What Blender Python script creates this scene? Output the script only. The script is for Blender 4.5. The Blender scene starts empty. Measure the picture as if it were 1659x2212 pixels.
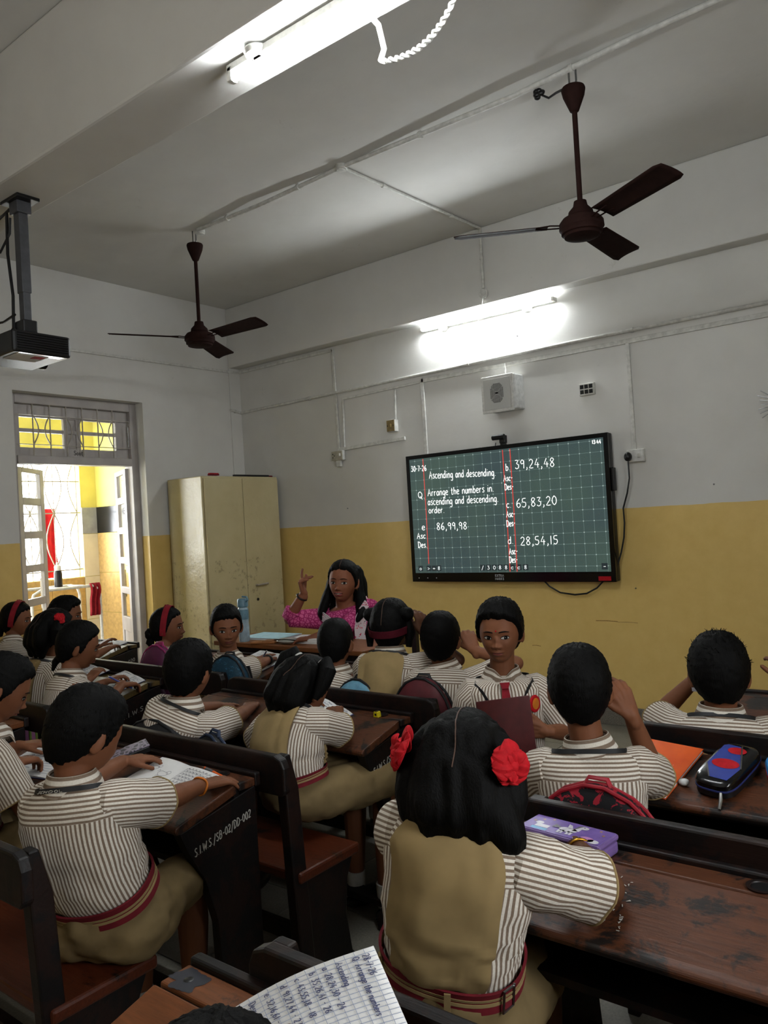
import bpy, bmesh, math, random
import numpy as np
from mathutils import Vector, Matrix
random.seed(7)
SC = bpy.context.scene
COL = SC.collection
PI = math.pi

# ------------------------------------------------------------------ camera, world, lamps, exposure
cam_d = bpy.data.cameras.new('camera')
cam = bpy.data.objects.new('camera', cam_d); COL.objects.link(cam)
cam_d.sensor_fit = 'HORIZONTAL'; cam_d.sensor_width = 36.0; cam_d.lens = 36.0*1694.5/1659.0
cam_d.clip_start = 0.02; cam_d.clip_end = 200
def cam_matrix(yaw, pitch, roll, loc):
    F = Vector((-math.sin(yaw)*math.cos(pitch), math.cos(yaw)*math.cos(pitch), math.sin(pitch)))
    R0 = Vector((math.cos(yaw), math.sin(yaw), 0)); U0 = R0.cross(F)
    c, s = math.cos(roll), math.sin(roll)
    R = c*R0 + s*U0; U = -s*R0 + c*U0
    M = Matrix.Identity(4)
    for i in range(3):
        M[i][0] = R[i]; M[i][1] = U[i]; M[i][2] = -F[i]; M[i][3] = loc[i]
    return M
cam.matrix_world = cam_matrix(0.6633, 0.0137, -0.0576, (5.8323, -5.26, 1.495))
SC.camera = cam

world = bpy.data.worlds.new('overcast_sky'); SC.world = world
world.use_nodes = True
_bg = world.node_tree.nodes['Background']
_bg.inputs['Color'].default_value = (0.93, 0.97, 1.0, 1); _bg.inputs['Strength'].default_value = 9.0

def area(name, loc, aim, sx, sy, watts, col=(1, 1, 1)):
    d = bpy.data.lights.new(name, 'AREA'); d.shape = 'RECTANGLE'; d.size = sx; d.size_y = sy
    d.energy = watts; d.color = col
    o = bpy.data.objects.new(name, d); COL.objects.link(o)
    o.location = loc; o.rotation_euler = (Vector(aim)-Vector(loc)).to_track_quat('-Z', 'Y').to_euler()
    return o
# daylight entering by the windows of the right wall and the corridor outside the door
TUBE_POWER = 85.0; REAR_TUBE_POWER = 45.0
SC.view_settings.view_transform = 'Standard'; SC.view_settings.look = 'None'
SC.view_settings.gamma = 1.0; SC.view_settings.use_curve_mapping = False
SC.view_settings.exposure = 1.1

# ------------------------------------------------------------------ materials
def S(h):
    c = [int(h[i:i+2], 16)/255 for i in (0, 2, 4)]
    return tuple((x/12.92 if x <= .04045 else ((x+.055)/1.055)**2.4) for x in c) + (1,)
class N:
    """tiny node-graph helper"""
    def __init__(s, name):
        s.m = bpy.data.materials.new(name); s.m.use_nodes = True
        s.t = s.m.node_tree; s.b = s.t.nodes['Principled BSDF']
    def n(s, typ, **k):
        nd = s.t.nodes.new(typ)
        for a, v in k.items(): setattr(nd, a, v)
        return nd
    def l(s, a, b): s.t.links.new(a, b)
    def coord(s, kind='Object', scale=(1, 1, 1)):
        tc = s.n('ShaderNodeTexCoord'); mp = s.n('ShaderNodeMapping')
        mp.inputs['Scale'].default_value = scale
        s.l(tc.outputs[kind], mp.inputs['Vector']); return mp.outputs['Vector']
    def noise(s, vec, scale, detail=4, rough=.55, dist=0):
        nd = s.n('ShaderNodeTexNoise'); nd.inputs['Scale'].default_value = scale
        nd.inputs['Detail'].default_value = detail; nd.inputs['Roughness'].default_value = rough
        nd.inputs['Distortion'].default_value = dist
        if vec is not None: s.l(vec, nd.inputs['Vector'])
        return nd.outputs['Fac']
    def ramp(s, fac, stops, interp='LINEAR'):
        r = s.n('ShaderNodeValToRGB'); e = r.color_ramp.elements; r.color_ramp.interpolation = interp
        while len(e) < len(stops): e.new(0.5)
        for el, (p, c) in zip(e, stops):
            el.position = p; el.color = c if len(c) == 4 else tuple(c)+(1,)
        s.l(fac, r.inputs['Fac']); return r.outputs['Color']
    def math(s, op, a, b=None, c=None):
        m = s.n('ShaderNodeMath', operation=op)
        for i, v in enumerate((a, b, c)):
            if v is None: continue
            if isinstance(v, (int, float)): m.inputs[i].default_value = v
            else: s.l(v, m.inputs[i])
        return m.outputs[0]
    def mix(s, fac, a, b, blend='MIX'):
        m = s.n('ShaderNodeMix', data_type='RGBA', blend_type=blend)
        if isinstance(fac, (int, float)): m.inputs[0].default_value = fac
        else: s.l(fac, m.inputs[0])
        for i, v in ((6, a), (7, b)):
            if isinstance(v, tuple): m.inputs[i].default_value = v if len(v) == 4 else v+(1,)
            else: s.l(v, m.inputs[i])
        return m.outputs[2]
    def sep(s, vec):
        x = s.n('ShaderNodeSeparateXYZ'); s.l(vec, x.inputs[0]); return x.outputs
    def bump(s, h, strength=.3, dist=.01):
        b = s.n('ShaderNodeBump'); b.inputs['Strength'].default_value = strength; b.inputs['Distance'].default_value = dist
        s.l(h, b.inputs['Height']); s.l(b.outputs['Normal'], s.b.inputs['Normal'])
    def base(s, c):
        if isinstance(c, tuple): s.b.inputs['Base Color'].default_value = c
        else: s.l(c, s.b.inputs['Base Color'])
    def rough(s, v, spec=.5):
        if isinstance(v, (int, float)): s.b.inputs['Roughness'].default_value = v
        else: s.l(v, s.b.inputs['Roughness'])
        s.b.inputs['Specular IOR Level'].default_value = spec
def plain(name, hexc, rough=.5, spec=.4, metal=0, var=.18, scale=30, bump=0):
    g = N(name); c = S(hexc)
    if var:
        f = g.noise(g.coord(), scale, 3)
        d = tuple(x*(1-var) for x in c[:3])+(1,); l = tuple(min(1, x*(1+var)) for x in c[:3])+(1,)
        g.base(g.ramp(f, [(.3, d), (.7, l)]))
        if bump: g.bump(f, bump, .002)
    else: g.base(c)
    g.rough(rough, spec); g.b.inputs['Metallic'].default_value = metal
    return g.m
def glow(name, col, strength):
    g = N(name); g.base(col); g.b.inputs['Emission Color'].default_value = col
    g.b.inputs['Emission Strength'].default_value = strength; g.rough(.5, .2); return g.m
def wall_mat(name, split=None, lower='d0b067'):
    g = N(name); v = g.coord()
    f = g.noise(v, 1.3, 5, .6); f2 = g.noise(v, 9, 6, .65)
    w = g.ramp(f, [(.3, S('c3c1bc')), (.7, S('cfcec9'))])
    w = g.mix(g.math('MULTIPLY', g.math('GREATER_THAN', g.noise(v, 4.5, 8, .75), .66), .25), w, S('a9a69d'))
    if split:
        z = g.sep(v)[2]
        edge = g.math('ADD', z, g.math('MULTIPLY', g.math('SUBTRACT', g.noise(v, 7, 3), .5), .012))
        y = g.ramp(f2, [(.3, S(lower)), (.75, S('dabc74'))])
        low = g.math('LESS_THAN', edge, split)
        g.base(g.mix(low, w, y))
        g.rough(g.math('SUBTRACT', .75, g.math('MULTIPLY', low, .38)), .4)
    else:
        g.base(w); g.rough(.75, .3)
    g.bump(g.math('ADD', g.math('MULTIPLY', f, .8), g.math('MULTIPLY', f2, .25)), .22, .03)
    return g.m
def wood(name, brown, dark, thr, rough=.34, edge_scale=7.0):
    """varnished desk timber: brown varnish worn through to blackened patches, grain along x, pale scratches"""
    g = N(name); v = g.coord(); gv = g.coord('Object', (1.5, 14, 14))
    grain = g.noise(gv, 9, 5, .6)
    patch = g.noise(v, edge_scale, 9, .72, .4)
    b = g.ramp(grain, [(.3, tuple(x*.6 for x in S(brown)[:3])), (.7, S(brown))])
    m = g.ramp(patch, [(thr-.03, (0, 0, 0)), (thr+.03, (1, 1, 1))])
    c = g.mix(m, b, S(dark))
    sc = g.noise(g.coord('Object', (40, 6, 6)), 6, 6, .8)
    s2 = g.math('MULTIPLY', g.math('GREATER_THAN', sc, .735), .35)
    c = g.mix(s2, c, S('8a7564'))
    g.base(c); g.rough(g.math('ADD', rough, g.math('MULTIPLY', patch, .2)), .3)
    g.bump(g.math('ADD', grain, patch), .25, .003); return g.m
def stripes(name, a, b, period=.0105, duty=.48):
    g = N(name); tc = g.n('ShaderNodeTexCoord'); x = g.sep(tc.outputs['UV'])
    ph = g.math('FRACT', g.math('DIVIDE', x[0], period))
    k = g.ramp(ph, [(0, (0, 0, 0)), (.07, (1, 1, 1)), (duty, (1, 1, 1)), (duty+.07, (0, 0, 0))])
    f = g.noise(g.coord(), 260, 2)
    c = g.mix(k, S(a), S(b)); c = g.mix(.18, c, g.ramp(f, [(.3, (.1, .1, .1)), (.7, (1, 1, 1))]), 'MULTIPLY')
    g.base(c); g.rough(.85, .15)
    g.bump(g.noise(g.coord(), 38, 3), .35, .006); return g.m

M = {}
M['wall'] = wall_mat('whitewashed plaster over ochre dado', 1.499)
M['white'] = wall_mat('whitewashed plaster')
M['wall_l'] = M['wall']
M['pipe'] = plain('painted white conduit', 'c2c1bb', .55)
M['darktop'] = wood('worn desk top', '55301c', '1a1411', .53)
M['bright_top'] = wood('orange brown desk top', '6e3f20', '211a18', .63)
M['olive_top'] = wood('yellowed desk top', '5c4a28', '191310', .56)
M['darkwood'] = wood('dark varnished timber', '1c0d08', '080505', .5, .38)
M['seatwood'] = wood('red brown seat', '4e210f', '160c08', .62, .3)
M['stencil'] = plain('chalky white stencil', 'a19e96', .8)
M['black'] = plain('black plastic', '0d0d0e', .4)
M['blackgloss'] = plain('gloss black bezel', '070708', .18)
M['metal'] = plain('dull steel', '8d8d8c', .3, .5, 1)
M['brass'] = plain('brass', 'b98b32', .25, .5, 1)
M['fan'] = plain('dark brown enamel', '241512', .8, .06)
M['skin'] = plain('brown skin', '70462f', .6, .22, var=.08, scale=14)
M['skin2'] = plain('deep brown skin', '543523', .6, .22, var=.08, scale=14)
M['skinT'] = plain('warm brown skin', '7a4b35', .6, .22, var=.08, scale=14)
M['eye'] = plain('eye white', 'a9a299', .5, .2, var=0)
M['iris'] = plain('dark iris', '080504', .6, .05, var=0)
M['lips'] = plain('lips', '743c34', .45, .4, var=.08)
M['lipsT'] = plain('rose lips', '8d3c3f', .4, .4, var=.08)
M['teeth'] = plain('teeth', 'd8d2c6', .3, .5, var=0)
def hair_mat():
    g = N('black hair'); v = g.coord('Object', (60, 60, 9))
    f = g.noise(v, 5, 4, .6)
    g.base(g.ramp(f, [(.35, S('020202')), (.75, S('080706'))])); g.rough(.62, .10); g.bump(f, .5, .004); return g.m
M['hair'] = hair_mat()
M['shirt'] = stripes('brown and cream striped cotton', 'd6cfc3', '7d6c5d')
M['khaki'] = plain('khaki drill cotton', '88744f', .85, .15, var=.1, scale=14, bump=.25)
M['khaki_d'] = plain('olive khaki trousers', '6f5e40', .85, .15, var=.12, scale=14, bump=.25)
M['maroon'] = plain('maroon cloth', '641a22', .8, .15)
M['band'] = plain('dark red headband', '7a1420', .75, .2)
M['band_dark'] = plain('very dark red band', '45101a', .8, .1)
M['ribbon'] = plain('bright red ribbon', 'a5121b', .75, .15, scale=90)
M['lanyard'] = plain('black lanyard', '101114', .6)
M['shoe'] = plain('black shoe', '121111', .35)
M['paper'] = plain('white paper', 'd9d8d6', .8, .15, var=.04)
M['ink'] = plain('blue ink', '3b3f66', .6, var=0)
M['pencilgrey'] = plain('grey pencil line', '77777f', .7, var=0)
# ------------------------------------------------------------------ mesh tools
WM = {}
def wm(o): return WM.get(o.name, Matrix.Identity(4))
def V3(p): return np.array(p, float)
def unit(v):
    v = V3(v); n = np.linalg.norm(v); return v/n if n > 1e-9 else v
def rotz(a):
    c, s = math.cos(a), math.sin(a); return np.array([[c, -s, 0], [s, c, 0], [0, 0, 1.]])
def sst(a, b, x):
    t = np.clip((np.asarray(x, float)-a)/(b-a), 0, 1); return t*t*(3-2*t)
_lat = np.random.RandomState(3).rand(32, 32, 32)
def vnoise(P):
    P = np.asarray(P, float); i = np.floor(P).astype(int); f = P-i; f = f*f*(3-2*f); i &= 31; j = (i+1) & 31
    x0, y0, z0 = i.T; x1, y1, z1 = j.T; fx, fy, fz = f.T; L = _lat
    a = L[x0, y0, z0]*(1-fx)+L[x1, y0, z0]*fx; b = L[x0, y1, z0]*(1-fx)+L[x1, y1, z0]*fx
    c = L[x0, y0, z1]*(1-fx)+L[x1, y0, z1]*fx; d = L[x0, y1, z1]*(1-fx)+L[x1, y1, z1]*fx
    return (a*(1-fy)+b*fy)*(1-fz)+(c*(1-fy)+d*fy)*fz - .5
class MB:
    def __init__(s): s.v = []; s.f = []; s.uv = []
    def add(s, vs, fs, uvs=None):
        o = len(s.v); s.v.extend([tuple(map(float, p)) for p in vs])
        for k, f in enumerate(fs):
            s.f.append(tuple(i+o for i in f)); s.uv.append(uvs[k] if uvs else None)
        return s
    def box(s, c, d, R=None):
        c = V3(c); h = V3(d)/2
        P = np.array([[x, y, z] for x in (-1, 1) for y in (-1, 1) for z in (-1, 1)], float)*h
        if R is not None: P = P @ np.asarray(R).T
        return s.add(P+c, [(0, 1, 3, 2), (4, 6, 7, 5), (0, 4, 5, 1), (2, 3, 7, 6), (0, 2, 6, 4), (1, 5, 7, 3)])
    def box2(s, a, b): a, b = V3(a), V3(b); return s.box((a+b)/2, abs(b-a))
    def rings(s, R, caps=True, closed=True, uvs=None):
        R = [np.asarray(r) for r in R]; n = len(R[0]); o = len(s.v)
        for r in R: s.v.extend([tuple(map(float, p)) for p in r])
        m = n if closed else n-1
        for i in range(len(R)-1):
            for j in range(m):
                k = (j+1) % n
                s.f.append((o+i*n+j, o+i*n+k, o+(i+1)*n+k, o+(i+1)*n+j))
                if uvs is None: s.uv.append(None)
                else:
                    s.uv.append(uvs(i, j))
        if caps and closed:
            s.f.append(tuple(o+j for j in reversed(range(n)))); s.uv.append(None)
            e = o+(len(R)-1)*n; s.f.append(tuple(e+j for j in range(n))); s.uv.append(None)
        return s
    def tube(s, path, r, seg=8, caps=True, flat=1.0, up=None):
        P = [V3(p) for p in path]; n = len(P)
        rr = [r]*n if isinstance(r, (int, float)) else list(r)
        R = []; prev = None
        for i in range(n):
            t = unit(P[min(i+1, n-1)]-P[max(i-1, 0)])
            if prev is None:
                a = V3(up) if up is not None else (V3((0, 0, 1)) if abs(t[2]) < .9 else V3((1, 0, 0)))
            else: a = prev
            b = unit(a-t*np.dot(a, t)); prev = b; c = np.cross(t, b)
            R.append([P[i]+rr[i]*(math.cos(k*2*PI/seg)*c+flat*math.sin(k*2*PI/seg)*b) for k in range(seg)])
        return s.rings(R, caps)
    def capsule(s, a, b, ra, rb, seg=10):
        a, b = V3(a), V3(b); d = unit(b-a)
        if np.linalg.norm(b-a) < 1e-6: d = V3((0, 0, 1))
        pts = []; rad = []
        for k in (-90, -60, -30): pts.append(a+d*ra*math.sin(math.radians(k))); rad.append(max(ra*math.cos(math.radians(k)), ra*.05))
        pts.append(a); rad.append(ra); pts.append(b); rad.append(rb)
        for k in (30, 60, 90): pts.append(b+d*rb*math.sin(math.radians(k))); rad.append(max(rb*math.cos(math.radians(k)), rb*.05))
        ref = V3((0, 0, 1)) if abs(d[2]) < .9 else V3((1, 0, 0)); x = unit(np.cross(d, ref)); y = np.cross(d, x)
        R = [[p+r*(math.cos(t*2*PI/seg)*x+math.sin(t*2*PI/seg)*y) for t in range(seg)] for p, r in zip(pts, rad)]
        return s.rings(R)
    def ellip(s, c, r, R=None, nu=16, nv=10, noise=0, nf=1, seed=0):
        c = V3(c); rows = []
        for i in range(nv+1):
            a = -PI/2+PI*i/nv; a = max(-PI/2+.03, min(PI/2-.03, a))
            P = np.array([[r[0]*math.cos(a)*math.cos(t), r[1]*math.cos(a)*math.sin(t), r[2]*math.sin(a)] for t in np.arange(nu)*2*PI/nu])
            if noise: P = P*(1+noise*vnoise(P*nf+seed*7.3+20))[:, None]
            rows.append((P @ np.asarray(R).T if R is not None else P)+c)
        return s.rings(rows)
    def lathe(s, prof, c, seg=24, R=None, caps=True):
        c = V3(c); rows = []
        for r, z in prof:
            P = np.array([[r*math.cos(t), r*math.sin(t), z] for t in np.arange(seg)*2*PI/seg])
            rows.append((P @ np.asarray(R).T if R is not None else P)+c)
        return s.rings(rows, caps)
    def prism(s, pts, axis, a, b):
        """polygon pts (2-D) extruded along axis 'x','y' or 'z' from a to b"""
        n = len(pts)
        def mk(p, t): return {'x': (t, p[0], p[1]), 'y': (p[0], t, p[1]), 'z': (p[0], p[1], t)}[axis]
        vs = [mk(p, a) for p in pts]+[mk(p, b) for p in pts]
        fs = [tuple(reversed(range(n))), tuple(range(n, 2*n))]+[(i, (i+1) % n, n+(i+1) % n, n+i) for i in range(n)]
        return s.add(vs, fs)
    def ribbon(s, pts, nrm, w, th=.002):
        P = [V3(p) for p in pts]; n = len(P); R = []
        for i in range(n):
            t = unit(P[min(i+1, n-1)]-P[max(i-1, 0)]); N_ = unit(nrm[i] if len(nrm) == n else nrm[0])
            b = unit(np.cross(N_, t)); ww = w if isinstance(w, (int, float)) else w[i]
            R.append([P[i]-b*ww/2, P[i]+b*ww/2, P[i]+b*ww/2+N_*th, P[i]-b*ww/2+N_*th])
        return s.rings(R)
    def grid(s, fn, nu, nv, uv=False):
        vs = [fn(i/nu, j/nv) for j in range(nv+1) for i in range(nu+1)]
        fs = [(j*(nu+1)+i, j*(nu+1)+i+1, (j+1)*(nu+1)+i+1, (j+1)*(nu+1)+i) for j in range(nv) for i in range(nu)]
        us = [[(i/nu, j/nv), ((i+1)/nu, j/nv), ((i+1)/nu, (j+1)/nv), (i/nu, (j+1)/nv)] for j in range(nv) for i in range(nu)] if uv else None
        return s.add(vs, fs, us)
    def xf(s, Mx):
        P = np.array(s.v); Mx = np.array(Mx); s.v = [tuple(p) for p in (P @ Mx[:3, :3].T+Mx[:3, 3])]; return s
    def mesh(s, name, inv=None):
        me = bpy.data.meshes.new(name)
        P = np.array(s.v)
        if inv is not None:
            inv = np.array(inv); P = P @ inv[:3, :3].T+inv[:3, 3]
        me.from_pydata(P.tolist(), [], s.f)
        if any(u is not None for u in s.uv):
            lay = me.uv_layers.new(name='UVMap'); data = np.zeros((len(me.loops), 2)); k = 0
            for f, u in zip(s.f, s.uv):
                if u is not None: data[k:k+len(f)] = u
                k += len(f)
            lay.data.foreach_set('uv', data.astype(np.float32).ravel())
        return me
    def build(s, name, mat, parent=None, smooth=True, bevel=0, loc=None, solid=0, fix=True):
        inv = wm(parent).inverted() if parent is not None else (Matrix.Translation(loc).inverted() if loc is not None else None)
        me = s.mesh(name, inv)
        if fix:
            bm = bmesh.new(); bm.from_mesh(me); bmesh.ops.recalc_face_normals(bm, faces=bm.faces); bm.to_mesh(me); bm.free()
        o = bpy.data.objects.new(name, me); COL.objects.link(o)
        for m in (mat if isinstance(mat, (list, tuple)) else [mat]): me.materials.append(m)
        if parent is not None: o.parent = parent; WM[o.name] = wm(parent)
        elif loc is not None: o.location = loc; WM[o.name] = Matrix.Translation(loc)
        if bevel:
            b = o.modifiers.new('bevel', 'BEVEL'); b.width = bevel; b.segments = 2; b.limit_method = 'ANGLE'; b.angle_limit = .6
        if smooth:
            me.polygons.foreach_set('use_smooth', [True]*len(me.polygons))
            try: me.set_sharp_from_angle(angle=.7)
            except Exception: pass
        return o
def tag(o, label=None, cat=None, group=None, kind=None):
    if label: o['label'] = label
    if cat: o['category'] = cat
    if group: o['group'] = group
    if kind: o['kind'] = kind
    return o
def thing(name, label, cat, loc=(0, 0, 0), rz=0, group=None):
    o = bpy.data.objects.new(name, None); COL.objects.link(o); o.empty_display_size = .05
    o.location = loc; o.rotation_euler = (0, 0, rz)
    WM[o.name] = Matrix.Translation(loc) @ Matrix.Rotation(rz, 4, 'Z')
    return tag(o, label, cat, group)
def copy_tree(o, parent=None):
    c = o.copy(); COL.objects.link(c)
    if parent is not None: c.parent = parent
    for ch in list(o.children): copy_tree(ch, c)
    return c

# single-line handwriting: glyph = width, then strokes ("x,y x,y|..."), tenths of the capital height
GL = {
'A': (6.5, '0,0 3.2,10 6,0|1.3,4 5,4'), 's': (4.2, '4,5.5 2.4,6.3 .8,5.2 2.2,3.4 3.8,2 2.6,.2 .4,.8'), 'c': (4.6, '4.3,5.2 2.6,6.2 .7,4.6 .6,1.8 2.2,0 4.3,1'),
'e': (4.8, '.6,3.2 4.2,3.6 3.6,5.8 1.6,6 .5,3.4 1.2,.6 3,0 4.4,1'), 'n': (5, '.6,0 .8,6|.8,4 2.2,6 4,5.6 4.4,3 4.5,0'), 'd': (5.2, '4.2,4.8 2.4,6 .6,4 .7,1.2 2.2,0 4.2,1.6|4.4,10.5 4.3,0'),
'i': (2.2, '1,0 1.1,6|1.1,8.2 1.2,8.8'), 'g': (5, '4.2,5.4 2.2,6 .6,4 1,1 2.6,.4 4.2,2.4|4.3,6 4.4,-2 3,-4 .8,-3'), 'a': (5, '4.2,5 2.4,6.1 .6,4 .8,1 2.2,0 4.1,2|4.2,6 4.3,0'),
'Q': (7, '3.4,10 .8,8 .6,3 3,.2 5.6,2 6,7 3.4,10|3.4,3 6.4,-1.4'), 'r': (4, '.7,0 .8,6|.8,3.8 2,5.8 3.6,5.8'), 't': (4, '1.9,9 1.8,1 2.6,0 3.6,.6|.3,6 3.6,6.3'),
'h': (5, '.8,0 .9,10|.9,4 2.4,6 4,5 4.3,0'), 'u': (5, '.6,6 .7,1.6 2,0 4,1.4 4.2,6|4.2,6 4.4,0'), 'm': (7.4, '.6,0 .7,6|.7,4 2,6 3.4,5 3.6,0|3.6,4 5,6 6.4,5 6.6,0'),
'b': (5, '.8,10 .8,0|.8,4 2.6,6 4.3,4 4,1.2 2.2,0 .8,1'), 'o': (5, '2.4,6 .7,4.4 .8,1.2 2.6,0 4.3,1.6 4.2,4.6 2.4,6'), 'D': (6.4, '1,10 1,0|.2,10 3.4,9.8 5.8,7 5.6,2.6 3.2,.1 .3,0'),
'p': (5, '.8,6 .8,-4|.8,4 2.6,6 4.3,4 4,1.2 2.2,0 .8,1'), 'l': (2, '1,10 1,0'), 'w': (6.5, '.4,6 1.6,0 3.2,5 4.8,0 6,6'), 'f': (4, '3.6,9.5 2.2,9 2,0|.6,5.6 3.4,5.8'),
'0': (6, '3,10 .8,7 .9,2.6 3,0 5.2,2.8 5.1,7.4 3,10'), '1': (3, '1.4,10 1.4,0'), '2': (6, '.8,8 2.8,10 5,8.2 4.2,5 .6,.2 5.4,.2'),
'3': (6, '.8,9.6 4.6,9.6 2.4,6 4.8,4.6 4.6,1.2 2.4,0 .5,1.4'), '4': (6.4, '3.6,10 .6,3.4 5.8,3.4|4.2,6 4.1,0'), '5': (6, '5,10 1.4,9.8 1.2,6 4.2,5.6 5,2.6 3,0 .6,1'),
'6': (6, '4.4,10 1.6,7 .8,3 2.6,0 5,1.6 4.6,4.6 2.2,5 .9,3'), '7': (5.6, '.4,9.8 5,9.8 2.2,0'), '8': (6, '3,5.4 .9,7.4 2.8,10 5,8.2 3,5.4 .7,2.4 2.8,0 5.2,2.2 3,5.4'),
'9': (5.8, '4.8,7.8 2.8,10 .8,7.6 2,5.2 4.8,6.6|4.8,9 4.4,0'), ',': (3, '1.5,1.2 1.8,-.4 .8,-2'), '.': (2.2, '1,.2 1.2,.6'), '-': (4.4, '.6,4.4 3.8,4.6'), ':': (2.4, '1.2,1.8 1.2,2.4|1.2,6.4 1.2,7'),
'/': (5, '.6,-2.5 4.4,11'), 'S': (6, '5.2,8.6 3,10 .9,8 2.8,5.4 5.2,3 3.2,0 .6,1.4'), 'I': (3, '1.5,10 1.5,0'), 'W': (8.4, '.4,10 2.2,0 4.2,8 6.2,0 8,10'), 'B': (6.2, '.8,0 .8,10 4,9.4 4.2,6 .8,5.4|4.2,5.6 5.4,3 4,.2 .8,0'),
'E': (5.6, '5,10 .8,10 .8,0 5.2,0|.8,5.2 4.2,5.2'), 'X': (6, '.6,10 5.4,0|5.4,10 .6,0'), 'T': (6, '3,10 3,0|.2,10 5.8,10'), 'R': (6.2, '.8,0 .8,10 4.4,9.4 4.6,6 .8,5.2|2.6,5.2 5.4,0'), 'M': (8, '.6,0 .8,10 3.8,3 6.8,10 7.2,0'),
'K': (6, '.8,10 .8,0|5.2,10 .9,5 5.4,0'), 'C': (6, '5.4,8.6 3.2,10 .8,7.4 .8,2.6 3,0 5.4,1.6'), 'H': (6.4, '.8,10 .8,0|5.4,10 5.4,0|.8,5.2 5.4,5.2'), 'O': (6.6, '3.2,10 .8,7 .8,3 3.2,0 5.6,3 5.6,7 3.2,10'), 'L': (5.4, '.8,10 .8,0 5,0'),
'N': (6.6, '.8,0 .8,10 5.6,0 5.6,10'), ' ': (3.6, ''), '+': (5, '2.5,1.5 2.5,6.5|0,4 5,4'), '>': (5, '0,7 4.5,4 0,1'), 'P': (6, '.8,0 .8,10 4.6,9 4.4,5.6 .8,5'), 'k': (5, '.8,10 .8,0|4.2,6 .9,3 4.4,0')}
def glyphs(text):
    x = 0; out = []
    for ch in text:
        w, st = GL.get(ch, GL['o'])
        for pl in st.split('|'):
            if pl: out.append([(x+float(a), float(b)) for a, b in (q.split(',') for q in pl.split())])
        x += w+1.0
    return out, max(x-1, 1)
def smooth_line(p):
    if len(p) < 4: return p
    o = [p[0]]
    for i in range(len(p)-1):
        a, b, c, d = p[max(i-1, 0)], p[i], p[i+1], p[min(i+2, len(p)-1)]
        for t in (.5, 1):
            o.append(tuple(.5*(2*b[k]+(c[k]-a[k])*t+(2*a[k]-5*b[k]+4*c[k]-d[k])*t*t+(3*b[k]-a[k]-3*c[k]+d[k])*t**3) for k in (0, 1)))
    return o
def write(mb, text, fn, x0, y0, h, width=None, x1=None, y1=None, pen=.003, nrm=(0, -1, 0), slant=0, curvy=True, th=.001):
    """strokes of text on a surface: fn(x, y) gives the surface point, h capital height"""
    ps, w = glyphs(text); sx = h/10
    if x1 is not None: sx = (x1-x0)/w
    slope = 0 if y1 is None else (y1-y0)/((x1-x0) or 1)
    for p in ps:
        q = smooth_line(p) if curvy else p
        pts = [fn(x0+a*sx+slant*b*h/10, y0+b*h/10+slope*a*sx) for a, b in q]
        mb.ribbon(pts, [nrm], pen, th)
    return mb
# ------------------------------------------------------------------ the room
ZC = 3.663; XR = 7.0; YR = -7.0
def struct(name, mb, mat, parent=None, bevel=0, smooth=False):
    o = mb.build(name, mat, parent, smooth=smooth, bevel=bevel)
    if parent is None: o['kind'] = 'structure'
    return o
def floor_mat():
    g = N('worn grey stone'); v = g.coord()
    f = g.noise(v, 3, 6, .6); sp = g.noise(v, 120, 3)
    c = g.ramp(f, [(.3, S('6e6a60')), (.7, S('88847a'))]); g.base(g.mix(.3, c, g.ramp(sp, [(.35, (.2, .2, .19)), (.65, (1, 1, 1))]), 'MULTIPLY'))
    g.rough(.5, .4); g.bump(f, .1, .01); return g.m
M['floor'] = floor_mat(); M['joint'] = plain('dark floor joint', '33302b', .8)
M['skirt'] = plain('dark terrazzo skirting', '6b665c', .45, scale=160, var=.5)
fl = struct('floor', MB().box2((-2.2, YR-.2, -.2), (XR+.2, .2, -.004)), M['joint'])
def slab(w, d):
    return MB().box((0, 0, -.01), (w-.006, d-.006, .02))
slab_me = slab(.6, .6).mesh('stone_slab'); slab_me.materials.append(M['floor'])
for i in range(12):
    for j in range(12):
        o = bpy.data.objects.new('stone_slab', slab_me); COL.objects.link(o); o.parent = fl
        o.location = (.3+.6*i-.05, -.3-.6*j+.02, 0); o.rotation_euler = (0, 0, random.choice((0, PI/2, PI)))
struct('ceiling', MB().box2((0, YR, ZC), (XR, 0, ZC+.2)), M['white'])
struct('wall_back', MB().box2((-.35, 0, -.2), (XR+.2, .2, ZC+.2)), M['wall'])
struct('wall_right', MB().box2((XR, YR, -.2), (XR+.2, -4.7, ZC)).box2((XR, -3.7, -.2), (XR+.2, 0, ZC))
       .box2((XR, -4.7, -.2), (XR+.2, -3.7, 1.2)).box2((XR, -4.7, 2.5), (XR+.2, -3.7, ZC)), M['wall'])
struct('wall_rear', MB().box2((-.35, YR-.2, -.2), (XR+.2, YR, ZC+.2)), M['wall'])
DY0, DY1, DZ = -2.285, -1.135, 2.665
wl = struct('wall_left', MB().box2((-.3, YR, -.2), (0, DY0, ZC+.2)).box2((-.3, DY1, -.2), (0, 0, ZC+.2)).box2((-.3, DY0, DZ), (0, DY1, ZC+.2)), M['wall'])
struct('trim_1', MB().box2((0, -.135, 3.085), (XR, 0, ZC)), M['white'], bevel=.01)           # beam along the back wall
struct('trim_2', MB().box2((0, -3.53, 3.1), (XR, -3.255, ZC)), M['white'], bevel=.012)       # beam across the room
struct('trim_3', MB().box2((0, -.135, 0), (.012, 0, 3.09)), M['wall'])                       # flat pilaster in the corner
struct('baseboard_back', MB().box2((0, -.018, 0), (XR, 0, .13)), M['skirt'], bevel=.004)
struct('baseboard_left', MB().box2((0, DY1+.1, 0), (.018, 0, .13)).box2((0, YR, 0), (.018, DY0-.1, .13)), M['skirt'], bevel=.004)
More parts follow.
